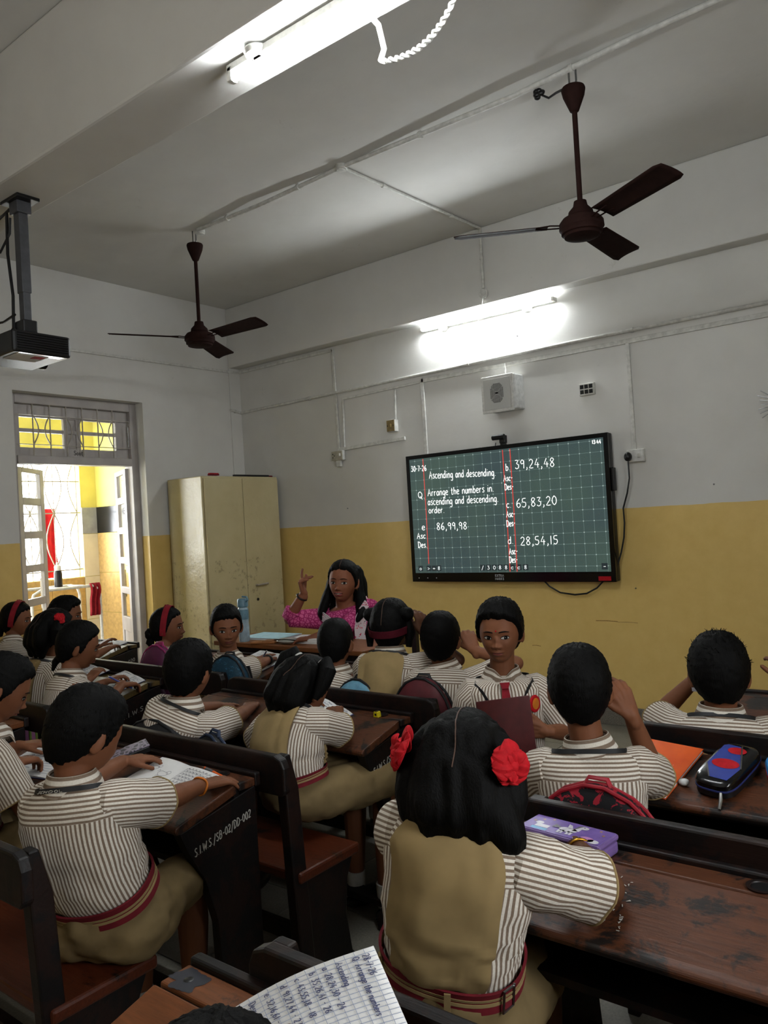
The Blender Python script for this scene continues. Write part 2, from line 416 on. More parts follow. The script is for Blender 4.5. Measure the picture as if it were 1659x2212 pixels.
struct('baseboard_right', MB().box2((XR-.018, YR, 0), (XR, 0, .13)), M['skirt'], bevel=.004)
# windows of the right wall: frame, mullions, bars, and a daylight portal in each
M['frame'] = plain('grey white gloss paint', 'a39d99', .45, .4, var=.12, scale=6)
M['iron'] = plain('cream painted iron bar', '9b9489', .4, .4)
def portal(loc, rot, sx, sy):
    d = bpy.data.lights.new('daylight_portal', 'AREA'); d.shape = 'RECTANGLE'; d.size = sx; d.size_y = sy; d.cycles.is_portal = True
    o = bpy.data.objects.new('daylight_portal', d); COL.objects.link(o); o.location = loc; o.rotation_euler = rot
for k, (a, b) in enumerate(((-4.7, -3.7),)):
    w = thing('window_%d' % (k+3), None, None, (XR+.1, (a+b)/2, 1.85)); w['kind'] = 'structure'
    f = MB()
    for y in (a+.03, (a+b)/2, b-.03): f.box((XR+.1, y, 1.85), (.07, .06, 1.3))
    for z in (1.23, 2.47): f.box((XR+.1, (a+b)/2, z), (.07, 1.0, .06))
    f.build('window_frame', M['frame'], w, smooth=False)
    for q in range(6):
        MB().tube([(XR+.04, a+.14+q*.14, 1.22), (XR+.04, a+.14+q*.14, 2.48)], .006, 6).build('window_bar', M['iron'], w)
    portal((XR+.16, (a+b)/2, 1.85), (0, PI/2, 0), 1.3, 1.0)
# ---- corridor outside the door
M['yellow'] = plain('lemon yellow wash', 'd3c86a', .7, var=.1, scale=4)
M['blacktile'] = plain('black glazed tile', '1b1a17', .18, .5)
M['glaretile'] = plain('black tile with painted glare', '9a9b9b', .15, .5, scale=9)  # same band as the black tiles, its glare put into the colour as grey
M['beigetile'] = plain('pale beige marble tile', 'cfcab6', .2, .5, scale=6, var=.08)
M['tantile'] = plain('tan speckled tile', 'b3945c', .35, .4, scale=25)
CX, CY = -1.6, -.63
wo = struct('wall_corridor', MB().box2((CX-.2, -6, -.2), (CX, CY+.2, 1.12)).box2((CX-.2, -.81, 1.12), (CX, CY+.2, 3.6)).box2((CX-.2, -6, 1.12), (CX, -2.9, 3.6)).box2((CX-.2, -2.9, 2.42), (CX, -.81, 3.6)), M['yellow'])
we = struct('wall_corridor_end', MB().box2((CX-.2, CY, -.2), (-.3, CY+.2, 3.6)), M['yellow'])
struct('ceiling_corridor', MB().box2((CX-.2, -6, 3.6), (-.3, CY+.2, 3.7)), M['white'])
struct('floor_corridor', MB().box2((CX-.2, -6, -.2), (-.3, CY, 0)), M['floor'])
for (y0, y1) in ((-.81, CY-.012),):
    MB().box2((CX, y0, 1.56), (CX+.012, y1, 1.83)).build('tile', M['glaretile'], wo, smooth=False, bevel=.002)
    for z0, z1 in ((1.12, 1.556), (.68, 1.116), (.24, .676), (-.0, .236)):
        MB().box2((CX, y0, z0), (CX+.012, y1, z1)).build('tile', M['beigetile'], wo, smooth=False, bevel=.002)
for q in range(6):
    for z0, z1 in ((.84, 1.116), (.42, .836), (0, .416)):
        MB().box2((CX, -.814-.36*(q+1)+.004, z0), (CX+.012, -.814-.36*q, z1)).build('tile', M['tantile'], wo, smooth=False, bevel=.002)
for q in range(3):
    x0 = CX+.43*q; x1 = min(x0+.426, -.302)
    MB().box2((x0, CY-.012, 1.56), (x1, CY, 1.83)).build('tile', M['blacktile'], we, smooth=False, bevel=.002)
    for z0, z1 in ((1.15, 1.556), (.74, 1.146), (.33, .736), (0, .326)):
        MB().box2((x0, CY-.012, z0), (x1, CY, z1)).build('tile', M['tantile'], we, smooth=False, bevel=.002)
M['stain'] = plain('ochre damp stain', 'b58a22', .8, scale=12, var=.4)
# grille of the corridor opening: straight bars with bowed pairs between them
def bow(mb, P, U, W, n=9, r=.006):
    """an arc from P along U (length |U|) bulging by W"""
    P, U, W = V3(P), V3(U), V3(W)
    mb.tube([P+U*t+W*math.sin(PI*t) for t in np.linspace(0, 1, n)], r, 6)
gr = thing('window_2', None, None, (CX-.02, -1.85, 1.12)); gr['kind'] = 'structure'
for q in range(9):
    y = -.84-.25*q
    MB().tube([(CX-.03, y, 1.12), (CX-.03, y, 2.42)], .006, 6).build('grille_bar', M['iron'], gr)
for z in (1.2, 1.78, 2.1): MB().box2((CX-.034, -2.9, z-.006), (CX-.026, -.81, z+.006)).build('grille_rail', M['iron'], gr, smooth=False)
for q in range(8):
    for z in (1.22, 1.78):
        m = MB(); bow(m, (CX-.03, -.84-.25*q, z), (0, 0, .56), (0, -.09, 0)); bow(m, (CX-.03, -.84-.25*(q+1), z), (0, 0, .56), (0, .09, 0)); m.build('grille_scroll', M['iron'], gr)
portal((CX-.15, -1.85, 1.77), (0, -PI/2, 0), 1.3, 2.1)
# ---- classroom door: frame, transom light with bars, two glazed leaves standing open
dr = thing('door_1', None, None, (-.12, (DY0+DY1)/2, 0)); dr['kind'] = 'structure'
xf = -.10
f = MB()
f.box2((xf-.1, DY0, 0), (xf, DY0+.065, DZ)); f.box2((xf-.1, DY1-.065, 0), (xf, DY1, DZ)); f.box2((xf-.1, DY0+.065, DZ-.075), (xf, DY1-.065, DZ))
f.box2((xf-.1, DY0+.065, 2.115), (xf+.012, DY1-.065, 2.18)); f.build('door_frame', M['frame'], dr, smooth=False, bevel=.006)
tw = MB(); ty0, ty1, tz0, tz1 = DY0+.065, DY1-.065, 2.18, DZ-.075
for a, b in ((ty0, ty0+.05), (-1.80, -1.76), (-1.69, -1.65), (ty1-.12, ty1)): tw.box2((xf-.077, a, tz0+.001), (xf-.043, b, tz1-.001))
tw.box2((xf-.075, ty0, tz1-.10), (xf-.045, ty1, tz1)); tw.box2((xf-.075, ty0, tz0), (xf-.045, ty1, tz0+.07)); tw.box2((xf-.075, ty0, 2.37), (xf-.045, ty1, 2.40)); tw.box2((xf-.07, -1.77, tz0), (xf-.055, -1.68, tz1))
tw.build('transom_sash', M['frame'], dr, smooth=False, bevel=.004)
def glass_mat():
    g = N('window glass'); g.b.inputs['Transmission Weight'].default_value = 1; g.b.inputs['IOR'].default_value = 1.02
    g.base((.95, .97, .95, 1)); g.rough(.02, .5); return g.m
M['glass'] = glass_mat()
for a, b in ((ty0+.05, -1.80), (-1.65, ty1-.12)):
    for z0, z1 in ((tz0+.07, 2.37), (2.40, tz1-.10)): MB().box2((xf-.062, a, z0), (xf-.058, b, z1)).build('pane', M['glass'], dr, smooth=False)
tg = MB()
for q in range(6):
    y = ty0+.145+q*.142; MB().tube([(xf-.012, y, tz0), (xf-.012, y, tz1)], .006, 6).build('transom_bar', M['iron'], dr)
    m = MB(); sg = 1 if q % 2 == 0 else -1; bow(m, (xf-.012, y, tz0+.09), (0, 0, .235), (0, .045*sg, 0), r=.005); m.build('transom_scroll', M['iron'], dr)
for z in (tz0+.09, tz0+.325): MB().box2((xf-.016, ty0, z-.003), (xf-.008, ty1, z+.003)).build('transom_rail', M['iron'], dr, smooth=False)
M['graffiti'] = plain('pencil scrawl', '3c3a3a', .8)
m = MB(); write(m, 'Soot', lambda x, y: (xf-.044, x, y), -1.72, tz0+.02, .035, pen=.005, nrm=(1, 0, 0)); m.build('scrawl', M['graffiti'], dr)
def leaf(hinge, ang, mir, slots):
    """door leaf in a local frame: x along the leaf, y thickness"""
    Mx = Matrix.Translation(hinge) @ Matrix.Rotation(ang, 4, 'Z')
    L = .49; m = MB(); zs = [.75, 1.02, 1.29, 1.56, 1.83, 2.09]
    m.box2((0, -.018, .02), (.085, .018, 2.1)); m.box2((L-.075, -.018, .02), (L, .018, 2.1))
    for i, z in enumerate(zs): m.box2((.085, -.018, z-.03 if i else z-.1), (L-.075, .018, z+.03 if i < 5 else 2.1))
    m.box2((.085, -.008, .2), (L-.075, .008, .68)); m.box2((.085, -.018, .02), (L-.075, .018, .2))
    lf = m.xf(Mx).build('door_leaf', M['frame'], dr, smooth=False, bevel=.004)
    for i in range(5): MB().box2((.085, -.003, zs[i]+.03), (L-.075, .003, zs[i+1]-.03)).xf(Mx).build('pane', M['glass'], lf, smooth=False)
    for z in (.3, 1.1, 1.9): MB().tube([(0, .022*mir, z-.05), (0, .022*mir, z+.05)], .008, 8).xf(Mx).build('hinge', M['frame'], lf)
    MB().box2((L-.06, .018*mir, .95), (L-.035, .03*mir, 1.2)).xf(Mx).build('tower_bolt', M['metal'], lf, smooth=False)
    return lf
leaf((xf-.07, DY0+.075, 0), PI/2+math.radians(39), 1, 0)
leaf((xf-.07, DY1-.075, 0), -PI/2-math.radians(113), -1, 1)
MB().tube([(xf+.01, DY1-.1, 2.28), (xf+.01, DY1-.1, 2.45), (xf+.02, DY1-.1, 2.46)], .006, 6).build('stay_bar', M['metal'], dr)
# ---- things standing in the corridor
t = thing('tube_rack', 'white metal tube rack standing in the corridor outside the door', 'rack', (-1.0, -1.16, 0))
wmat = plain('white enamelled tube', 'c9c9c5', .3)
for dx in (0, .35):
    MB().tube([(-1.15+dx, -1.80, 0), (-1.15+dx, -1.80, .98), (-1.15+dx, -1.78, 1.04), (-1.15+dx, -1.72, 1.07), (-1.15+dx, -1.22, 1.07), (-1.15+dx, -1.16, 1.04), (-1.15+dx, -1.14, .98), (-1.15+dx, -1.14, 0)], .014, 8).build('end_hoop', wmat, t)
for z in (.3, .65, 1.07):
    for y in (-1.5, -1.26): MB().tube([(-1.15, y, z), (-.8, y, z)], .01, 8).build('cross_tube', wmat, t)
red = plain('red cloth', 'c01420', .8, var=.25, scale=12)
tag(MB().grid(lambda u, v: (-.79+.01*math.sin(v*9)+.012*math.sin(u*14), -1.25+.09*u+.01*math.sin(v*5), 1.095-.30*v), 10, 8).build('red_towel', plain('wine red towel', '8a1220', .9), loc=(-.79, -1.2, 1.0)), 'wine red towel hanging over the end of the white rack', 'towel').modifiers.new('cloth', 'SOLIDIFY').thickness = .02
t = thing('sports_bottle', 'black sports bottle with a white lid on the corridor rack', 'bottle', (-.97, -1.45, 1.07))
MB().lathe([(.034, 0), (.036, .01), (.036, .13), (.028, .15)], (-.97, -1.45, 1.08)).build('bottle_body', M['black'], t)
MB().lathe([(.028, .15), (.03, .155), (.03, .19), (.015, .2), (.012, .225)], (-.97, -1.45, 1.08)).build('cap', wmat, t)
rc = MB().grid(lambda u, v: (CX-.09+.012*math.sin(u*12+v*2), -1.20+.17*u*(1-.3*math.sin(v*3))+.03*v, 1.83-.70*v), 14, 12).build('red_cloth', red, loc=(CX-.09, -1.1, 1.5))
rc.modifiers.new('cloth', 'SOLIDIFY').thickness = .006
tag(rc, 'bright red cloth hung behind the corridor window bars', 'cloth')
# ---- electrical runs
def run(label, paths, w=.026, d=.014, nrm='y', clips=(), name='cable_trunking', cat='trunking', loc=None):
    """surface trunking: every path a straight box between two points of a wall plane"""
    p0 = V3(paths[0][0]); t = thing(name, label, cat, tuple(p0))
    for a, b in paths:
        a, b = V3(a), V3(b); L = np.linalg.norm(b-a); x = unit(b-a)
        n = {'y': V3((0, -1, 0)), 'x': V3((1, 0, 0)), 'z': V3((0, 0, -1))}[nrm]; y = np.cross(n, x)
        MB().box((a+b)/2+n*(d/2+.0015), (L+w*.5, w, d), np.stack([x, y, n], 1)).build('trunking_length', M['pipe'], t, smooth=False, bevel=.003)
    return t
def pipe(label, pts, r=.011, clips=3, name='conduit_pipe', cat='conduit', nrm=(0, 0, -1)):
    t = thing(name, label, cat, pts[0])
    for i in range(len(pts)-1):
        a, b = V3(pts[i]), V3(pts[i+1]); MB().tube([a, b], r, 10).build('pipe_length', M['pipe'], t)
        n = max(1, int(clips*np.linalg.norm(b-a)))
        for k in range(n):
            c = a+(b-a)*(k+.5)/n; d = unit(b-a)
            MB().tube([c-d*.009, c+d*.009], r*1.45, 10).build('pipe_clip', M['pipe'], t)
    return t
run('white trunking below the beam, dropping from there to the lower socket box', [((.0, 0, 3.055), (1.25, 0, 3.055)), ((1.25, 0, 3.055), (1.265, 0, 2.16))])
run('long white trunking above the speaker with a drop behind the screen', [((2.2, 0, 2.632), (5.6, 0, 2.632)), ((2.2, 0, 2.64), (2.2, 0, 1.9))], w=.032)
run('white trunking dropping to the plug socket right of the screen', [((3.91, 0, 2.62), (3.915, 0, 1.9))])
run('thin white trunking loop around the brown switch box', [((1.34, 0, 2.605), (2.19, 0, 2.625)), ((1.34, 0, 2.6), (1.325, 0, 2.17)), ((1.92, 0, 2.6), (1.905, 0, 2.35))], w=.018)
run('short broken white trunking stub under the brown switch box', [((1.29, 0, 2.165), (1.99, 0, 2.185))], w=.03, d=.02)
pipe('bumpy painted conduit crossing the back wall above all trunking', [(.0, -.012, 2.655), (1.9, -.012, 2.68), (3.4, -.012, 2.70), (5.6, -.012, 2.705)], .013, 1)
pipe('short painted conduit bending round the pilaster onto the left wall', [(.02, -.15, 2.675), (.02, -.03, 2.655)], .012, 4)
run('thin white trunking along the top of the left wall above the door', [((0, -2.5, 3.03), (0, -.02, 3.05))], w=.022, nrm='x')
CP = pipe('long ceiling conduit sagging slightly between the two fans', [(1.47, -1.63, ZC-.012), (2.1, -1.64, ZC-.03), (2.83, -1.64, ZC-.012), (4.0, -1.65, ZC-.035), (4.65, -1.68, ZC-.02), (5.8, -1.7, ZC-.012)], .014, 1.2)
pipe('ceiling conduit branching towards the wall tube light', [(2.83, -1.62, ZC-.012), (2.9, -.15, ZC-.012), (2.9, -.147, 3.2)], .011, 2)
def junction(label, c, nrm):
    t = thing('junction_box', label, 'junction box', c); R = np.array(Vector(nrm).to_track_quat('Z', 'Y').to_matrix())
    MB().lathe([(.034, 0), (.036, .004), (.036, .026), (.03, .03)], c, 20, R).build('box_body', M['pipe'], t)
    MB().lathe([(.031, .03), (.031, .034), (.01, .036)], c, 20, R).build('box_lid', M['pipe'], t); return t
junction('round white junction box at the ceiling conduit branch', (2.83, -1.64, ZC), (0, 0, -1))
junction('round white junction box beside the left fan hook', (1.45, -1.6, ZC), (0, 0, -1))
junction('round white ceiling rose above the wall tube light', (2.9, -.135, 3.16), (0, -1, 0))
tag(MB().tube([(2.9, -.16, 3.14), (2.885, -.17, 3.06), (2.84, -.165, 2.98), (2.86, -.16, 2.93)], .003, 6).build('hanging_flex', M['pipe'], loc=(2.9, -.16, 3.1)), 'thin twisted flex hanging from the ceiling rose over the tube light', 'wire')
tag(MB().tube([(4.37, -3.34, 3.09), (4.39, -3.3, 3.05), (4.385, -3.27, 2.99), (4.36, -3.26, 2.965)], .009, 8).build('bent_conduit', M['pipe'], loc=(4.37, -3.3, 3.05)), 'bent white conduit stub hanging below the ceiling tube light', 'conduit')
m = MB()
for ph in (0, PI):
    pts = []
    for q in range(60):
        u = q/59; P = V3((4.36, -3.26, 2.965))*(1-u)**2+2*u*(1-u)*V3((4.56, -3.24, 2.90))+u*u*V3((4.66, -3.24, 3.1))
        pts.append(P+V3((0, .006*math.cos(q*.9+ph), .006*math.sin(q*.9+ph))))
    m.tube(pts, .005, 6)
tag(m.build('twisted_flex', M['pipe'], loc=(4.4, -3.25, 2.97)), 'white twisted cable looping off the bent conduit under the beam', 'cable')
# ---- tube lights
def tube_light(label, a, b, nrm, light, fit):
    a, b = V3(a), V3(b); n = unit(nrm); t = thing('tube_light', label, 'lamp', tuple((a+b)/2)); x = unit(b-a); y = np.cross(n, x); R = np.stack([x, y, n], 1); L = np.linalg.norm(b-a)
    MB().box((a+b)/2-n*.032, (L, .03, .026), R).build('batten', M['pipe'], t, smooth=False, bevel=.003)
    MB().tube([a+x*.02, b-x*.02], .0135, 14).build('lamp_tube', light, t)
    for e, s in ((a, 1), (b, -1)): MB().box(e+x*s*.012-n*.012, (.022, .03, .05), R).build('lamp_holder', M['pipe'], t, smooth=False, bevel=.003)
    for q in fit:
        c = a+(b-a)*q; MB().lathe([(.045, 0), (.047, .006), (.04, .02), (.02, .026)], c-n*.045, 18, np.stack([x, y, n], 1)).build('fixing_rose', M['pipe'], t)
        MB().tube([c-n*.046+y*.03, c+y*.024, c+n*.016, c-y*.024, c-n*.046-y*.03], .0035, 6).build('clip', M['pipe'], t)
M['tube'] = glow('lit tube', (.92, .97, 1, 1), 1.0); M['tube'].node_tree.nodes['Principled BSDF'].inputs['Emission Strength'].default_value = TUBE_POWER
M['tube_added'] = glow('added rear tube', (1, .98, .94, 1), REAR_TUBE_POWER)
tube_light('lit white tube light on the back wall above the speaker', (2.24, -.06, 3.03), (3.42, -.06, 3.025), (0, -1, 0), M['tube'], (.17, .8))
tube_light('lit white tube light under the beam across the ceiling', (3.83, -3.42, 3.048), (5.01, -3.42, 3.048), (0, 0, -1), M['tube'], (.12, .85))
tube_light('unseen tube light added high on the rear wall', (3.4, YR+.06, 3.0), (4.58, YR+.06, 3.0), (0, 1, 0), M['tube_added'], (.17, .8))  # lamp out of view, added to brighten the near face of the beam
# ---- ceiling fans
def fan(x, y, zm, ang, label):
    t = thing('ceiling_fan', label, 'fan', (x, y, ZC))
    for s in (-.018, .018): MB().tube([(x+s, y, ZC), (x+s, y, ZC-.07), (x+s*.6, y, ZC-.1), (x, y, ZC-.112)], .005, 6).build('hook', M['metal'], t)
    MB().lathe([(.055, 0), (.058, -.01), (.052, -.04), (.034, -.085), (.022, -.115), (.016, -.12)], (x, y, ZC-.10)).build('canopy', M['fan'], t)
    MB().tube([(x, y, ZC-.11), (x, y, zm+.1)], .013, 12).build('down_rod', M['fan'], t)
    MB().lathe([(.016, .15), (.03, .145), (.035, .12), (.058, .095), (.062, .075), (.05, .062)], (x, y, zm)).build('lower_cup', M['fan'], t)
    MB().lathe([(.03, .07), (.09, .06), (.106, .04), (.108, .012), (.098, 0), (.098, -.012), (.088, -.016), (.085, -.028), (.05, -.036), (.01, -.038)], (x, y, zm), 32).build('motor', M['fan'], t)
    for k in range(3):
        a = math.radians(ang+120*k); R = rotz(a); o = V3((x, y, zm+.028))
        def bl(u, v):
            r = .16+.46*u; w = .062+.012*u; s = (v-.5)*2
            tip = 1-.22*max(0, u-.93)/.07*abs(s)
            return R @ V3((r if u < .99 else r*1, s*w*tip, .006*(1-s*s)-s*w*.22))+o
        b = MB().grid(bl, 14, 6).build('blade', M['fan'], t); b.modifiers.new('thick', 'SOLIDIFY').thickness = .003
        m = MB()
        for s in (-.022, .022): m.tube([R @ V3((.085, s*.7, 0))+o, R @ V3((.15, s, .004))+o, R @ V3((.22, s, .004-s*.2))+o], .006, 6, flat=.5)
        m.build('blade_bracket', M['fan'], b)
    return t
fan(4.31, -1.62, 2.86, -30, 'dark brown ceiling fan in front of the screen end, right of the two')
fan(1.41, -1.62, 2.86, 2, 'dark brown ceiling fan nearer the room corner, above the cupboard')
m = MB()
for q in range(7): m.ellip((4.12+.012*(q % 3), -1.63+.01*(q % 2), ZC-.05-.008*(q % 4)), (.018, .014, .014), nu=8, nv=6)
m.tube([(4.13, -1.62, ZC-.06), (4.18, -1.62, ZC-.1), (4.22, -1.62, ZC-.09), (4.28, -1.62, ZC-.085)], .006, 6)
tag(m.build('taped_wire_joint', M['black'], loc=(4.13, -1.63, ZC-.05)), 'black taped bundle of wires beside the right fan hook', 'wire')
# ---- projector on its ceiling pole
t = thing('projector', 'black projector hanging from a grey pole under the beam', 'projector', (2.25, -3.38, 3.1))
gp = plain('dark grey pole paint', '46474b', .4)
MB().box((2.31, -3.38, 3.092), (.16, .11, .016)).build('ceiling_plate', M['black'], t, smooth=False, bevel=.003)
MB().box((2.31, -3.38, 3.06), (.075, .07, .06)).build('pole_socket', gp, t, smooth=False, bevel=.004)
MB().box((2.31, -3.38, 2.86), (.052, .045, .4)).build('pole', gp, t, smooth=False, bevel=.004)
MB().box((2.31, -3.38, 2.60), (.044, .036, .2)).build('inner_pole', gp, t, smooth=False, bevel=.003)
MB().box((2.31, -3.38, 2.50), (.08, .07, .06)).build('swivel', M['black'], t, smooth=False, bevel=.006)
pj = MB().box((2.25, -3.37, 2.405), (.36, .28, .10)).build('projector_body', M['black'], t, smooth=False, bevel=.012)
for q in range(7): MB().box((2.4335, -3.37, 2.44-.011*q), (.006, .24, .004)).build('vent_slat', M['blackgloss'], pj, smooth=False)
MB().box((2.40, -3.37, 2.362), (.05, .22, .016)).build('front_edge', M['blackgloss'], pj, smooth=False, bevel=.004)
def under_mat():
    g = N('label sheet'); c = g.n('ShaderNodeTexChecker'); c.inputs['Scale'].default_value = 17; g.l(g.coord('Object', (1, .5, 1)), c.inputs['Vector'])
    g.l(c.outputs['Color'], g.b.inputs['Base Color']); c.inputs['Color1'].default_value = S('c9c7c2'); c.inputs['Color2'].default_value = S('8a1c20'); return g.m
MB().box((2.33, -3.40, 2.3535), (.13, .15, .003)).build('label_sheet', M['paper'], pj, smooth=False)
MB().box((2.36, -3.36, 2.3515), (.045, .05, .002)).build('red_sticker', M['ribbon'], pj, smooth=False)
MB().lathe([(.04, 0), (.045, .01), (.045, .03), (.03, .035)], (2.13, -3.23, 2.40), 20, np.array(Matrix.Rotation(-PI/2, 3, 'X'))).build('lens', M['blackgloss'], pj)
m = MB()
for q in range(3):
    m.tube([(2.25+.02*q, -3.40, 3.07), (2.17-.03*q, -3.43, 3.02), (2.14-.02*q, -3.45, 2.93), (2.2, -3.43, 2.87), (2.26, -3.41, 2.95), (2.27, -3.41, 3.02)], .006, 6)
m.tube([(2.24, -3.41, 3.05), (2.25, -3.42, 2.85), (2.28, -3.42, 2.65), (2.27, -3.42, 2.5), (2.2, -3.42, 2.46)], .008, 6)
m.tube([(2.29, -3.42, 2.56), (2.2, -3.43, 2.54), (2.05, -3.45, 2.55), (1.9, -3.46, 2.57)], .006, 6)
tag(m.build('projector_cables', M['black'], loc=(2.25, -3.42, 2.9)), 'looped black cables tied to the projector pole', 'cable')
# ---- wall speaker, switch boxes, sockets
t = thing('wall_speaker', 'square white speaker box on the wall above the screen', 'speaker', (2.97, 0, 2.4))
MB().box((2.985, -.07, 2.405), (.25, .14, .26)).build('cabinet', plain('white laminate', 'b9b9b6', .4), t, smooth=False, bevel=.01)
MB().box((2.965, -.146, 2.40), (.27, .012, .275)).build('baffle_frame', M['pipe'], t, smooth=False, bevel=.008)
g_ = N('perforated grille'); vv = g_.coord('Object', (1, 1, 1)); vor = g_.n('ShaderNodeTexVoronoi'); vor.inputs['Scale'].default_value = 190; vor.inputs['Randomness'].default_value = 0; g_.l(vv, vor.inputs['Vector'])
g_.base(g_.ramp(vor.outputs['Distance'], [(.3, S('6f6f6c')), (.45, S('b3b3af'))])); M['perf'] = g_.m
sg = MB().box((2.965, -.153, 2.40), (.225, .006, .23)).build('speaker_grille', M['perf'], t, smooth=False, bevel=.002)
m = MB()
for i in range(-7, 8):
    for j in range(-9, 10):
        if i*i/49+j*j/81 < 1 and (abs(i) > 1 or abs(j) > 1): m.box((2.965+i*.0085, -.1565, 2.405+j*.0085), (.005, .002, .005 if abs(i) != abs(j) else .003))
o = m.build('sound_holes', M['black'], sg, smooth=False); o['kind'] = 'stuff'
MB().box((2.965, -.158, 2.405), (.022, .004, .014)).build('badge', M['black'], sg, smooth=False)
MB().tube([(2.97, -.02, 2.64), (2.975, -.02, 2.59), (2.99, -.05, 2.57), (2.985, -.05, 2.535)], .005, 6).build('lead', M['pipe'], t)
def plate(name, label, cat, x, z, w, h, mat, d=.03):
    t = thing(name, label, cat, (x, 0, z)); MB().box((x, -d/2, z), (w, d, h)).build('back_box', M['pipe'], t, smooth=False, bevel=.004)
    fp = MB().box((x, -d-.003, z), (w*.94, .006, h*.94)).build('face_plate', mat, t, smooth=False, bevel=.002); return t, fp
brn = plain('yellowed bakelite', '7d6b41', .4)
t, fp = plate('switch_box', 'small brown switch box on the end of the thin trunking', 'switch', 1.885, 2.30, .085, .10, brn, .05)
MB().box((1.885, -.058, 2.30), (.02, .012, .03)).build('rocker', brn, fp, smooth=False, bevel=.003)
for s in (-.03, .03): MB().lathe([(.005, 0), (.004, .003)], (1.885+s, -.056, 2.30), 8, np.array(Matrix.Rotation(PI/2, 3, 'X'))).build('screw', M['black'], fp)
t, fp = plate('power_socket', 'old cream switch and socket box hanging low on the trunking drop', 'socket', 1.27, 2.11, .13, .085, plain('grubby cream plastic', 'a19c8c', .5), .045)
for dx, dz in ((-.03, .0), (-.045, .015), (-.045, -.015)): MB().box((1.27+dx, -.0515, 2.11+dz), (.009, .003, .009)).build('pin_hole', M['black'], fp, smooth=False)
MB().box((1.305, -.055, 2.115), (.018, .012, .026)).build('rocker', M['pipe'], fp, smooth=False, bevel=.003)
MB().box((1.275, -.03, 2.04), (.05, .03, .055)).build('lamp_holder', M['pipe'], t, smooth=False, bevel=.006)
t, fp = plate('data_outlet', 'small square outlet with a broken black grid, left of the socket trunking', 'outlet', 3.605, 2.35, .115, .085, M['pipe'], .02)
for i in range(3):
    for j in range(2): MB().box((3.572+i*.033, -.027, 2.332+j*.036), (.026, .004, .028)).build('module_hole', M['black'], fp, smooth=False)
t, fp = plate('power_socket', 'white plug socket with a black plug, right of the screen', 'socket', 3.925, 1.85, .12, .085, plain('white plastic', 'c6c5c1', .35), .03)
MB().box((3.95, -.038, 1.85), (.02, .01, .03)).build('rocker', M['pipe'], fp, smooth=False, bevel=.003)
t = thing('power_lead', 'black power lead drooping from the socket to the screen', 'cable', (3.885, -.05, 1.84))
MB().ellip((3.885, -.06, 1.845), (.026, .03, .032)).build('plug', M['black'], t)
MB().tube([(3.885, -.065, 1.82), (3.885, -.06, 1.70), (3.86, -.05, 1.60), (3.825, -.045, 1.50), (3.825, -.04, 1.40), (3.815, -.04, 1.30), (3.79, -.04, 1.20), (3.765, -.05, 1.12), (3.74, -.06, 1.07)], .006, 8).build('lead', M['black'], t)
tag(MB().tube([(3.2, -.05, 1.01), (3.24, -.045, .965), (3.32, -.04, .92), (3.43, -.035, .905), (3.52, -.035, .915), (3.6, -.04, .955), (3.66, -.05, 1.01)], .006, 8).build('screen_cable', M['black'], loc=(3.4, -.04, .95)), 'thin black cable drooping below the screen', 'cable')
m = MB()
for q in range(7): m.tube([(4.86, -.02, 2.06), (4.79, -.04, 2.04+.014*q), (4.73-.01*(q % 3), -.05, 2.0+.028*q)], .003, 5)
tag(m.build('wire_tuft', M['metal'], loc=(4.8, -.03, 2.06)), 'tuft of thin grey wires sticking out by the right edge of the wall', 'wire')
# ---- interactive screen
TX, TZ, TW, TH = 2.0566, 1.003, 1.71, 1.02
t = thing('wall_screen', 'large black framed wall screen showing a green squared writing board', 'screen', (TX+TW/2, 0, TZ))
MB().box2((TX, -.075, TZ), (TX+TW, -.02, TZ+TH)).build('housing', M['black'], t, smooth=False, bevel=.008)
bz = MB().box2((TX, -.10, TZ), (TX+TW, -.075, TZ+.07)).box2((TX, -.10, TZ+TH-.03), (TX+TW, -.075, TZ+TH)).box2((TX, -.10, TZ+.07), (TX+.032, -.075, TZ+TH-.03)).box2((TX+TW-.032, -.10, TZ+.07), (TX+TW, -.075, TZ+TH-.03)).build('bezel', M['blackgloss'], t, smooth=False)
MB().box2((TX+TW, -.085, TZ+.62), (TX+TW+.022, -.04, TZ+.78)).build('side_handle', M['black'], t, smooth=False, bevel=.006)
MB().box2((TX+.3, -.02, TZ+.3), (TX+TW-.3, 0, TZ+.7)).build('wall_mount', M['black'], t, smooth=False)
def screen_mat():
    g = N('lit writing board'); x = g.sep(g.coord())
    def line(c, k, o):
        p = g.math('FRACT', g.math('ADD', g.math('DIVIDE', c, .0785), o)); d = g.math('ABSOLUTE', g.math('SUBTRACT', p, .5)); return d
    dx, dz = line(x[0], 0, .3), line(x[2], 0, .1)
    lx, lz = g.math('LESS_THAN', dx, .018), g.math('LESS_THAN', dz, .018)
    node = g.math('MULTIPLY', g.math('LESS_THAN', dx, .05), g.math('LESS_THAN', dz, .05))
    f = g.noise(g.coord(), 1.6, 2)
    c = g.ramp(f, [(.35, S('3a4a4c')), (.7, S('45584f'))])
    c = g.mix(g.math('MULTIPLY', g.math('MAXIMUM', lx, lz), .5), c, S('7a918c')); c = g.mix(g.math('MULTIPLY', node, .8), c, S('a9bcb6'))
    g.base((.01, .012, .012, 1)); g.l(c, g.b.inputs['Emission Color']); g.b.inputs['Emission Strength'].default_value = .46
    g.rough(.22, .5); return g.m
sc = MB().box2((TX+.032, -.097, TZ+.07), (TX+TW-.032, -.078, TZ+TH-.03)).build('display', screen_mat(), t, smooth=False)
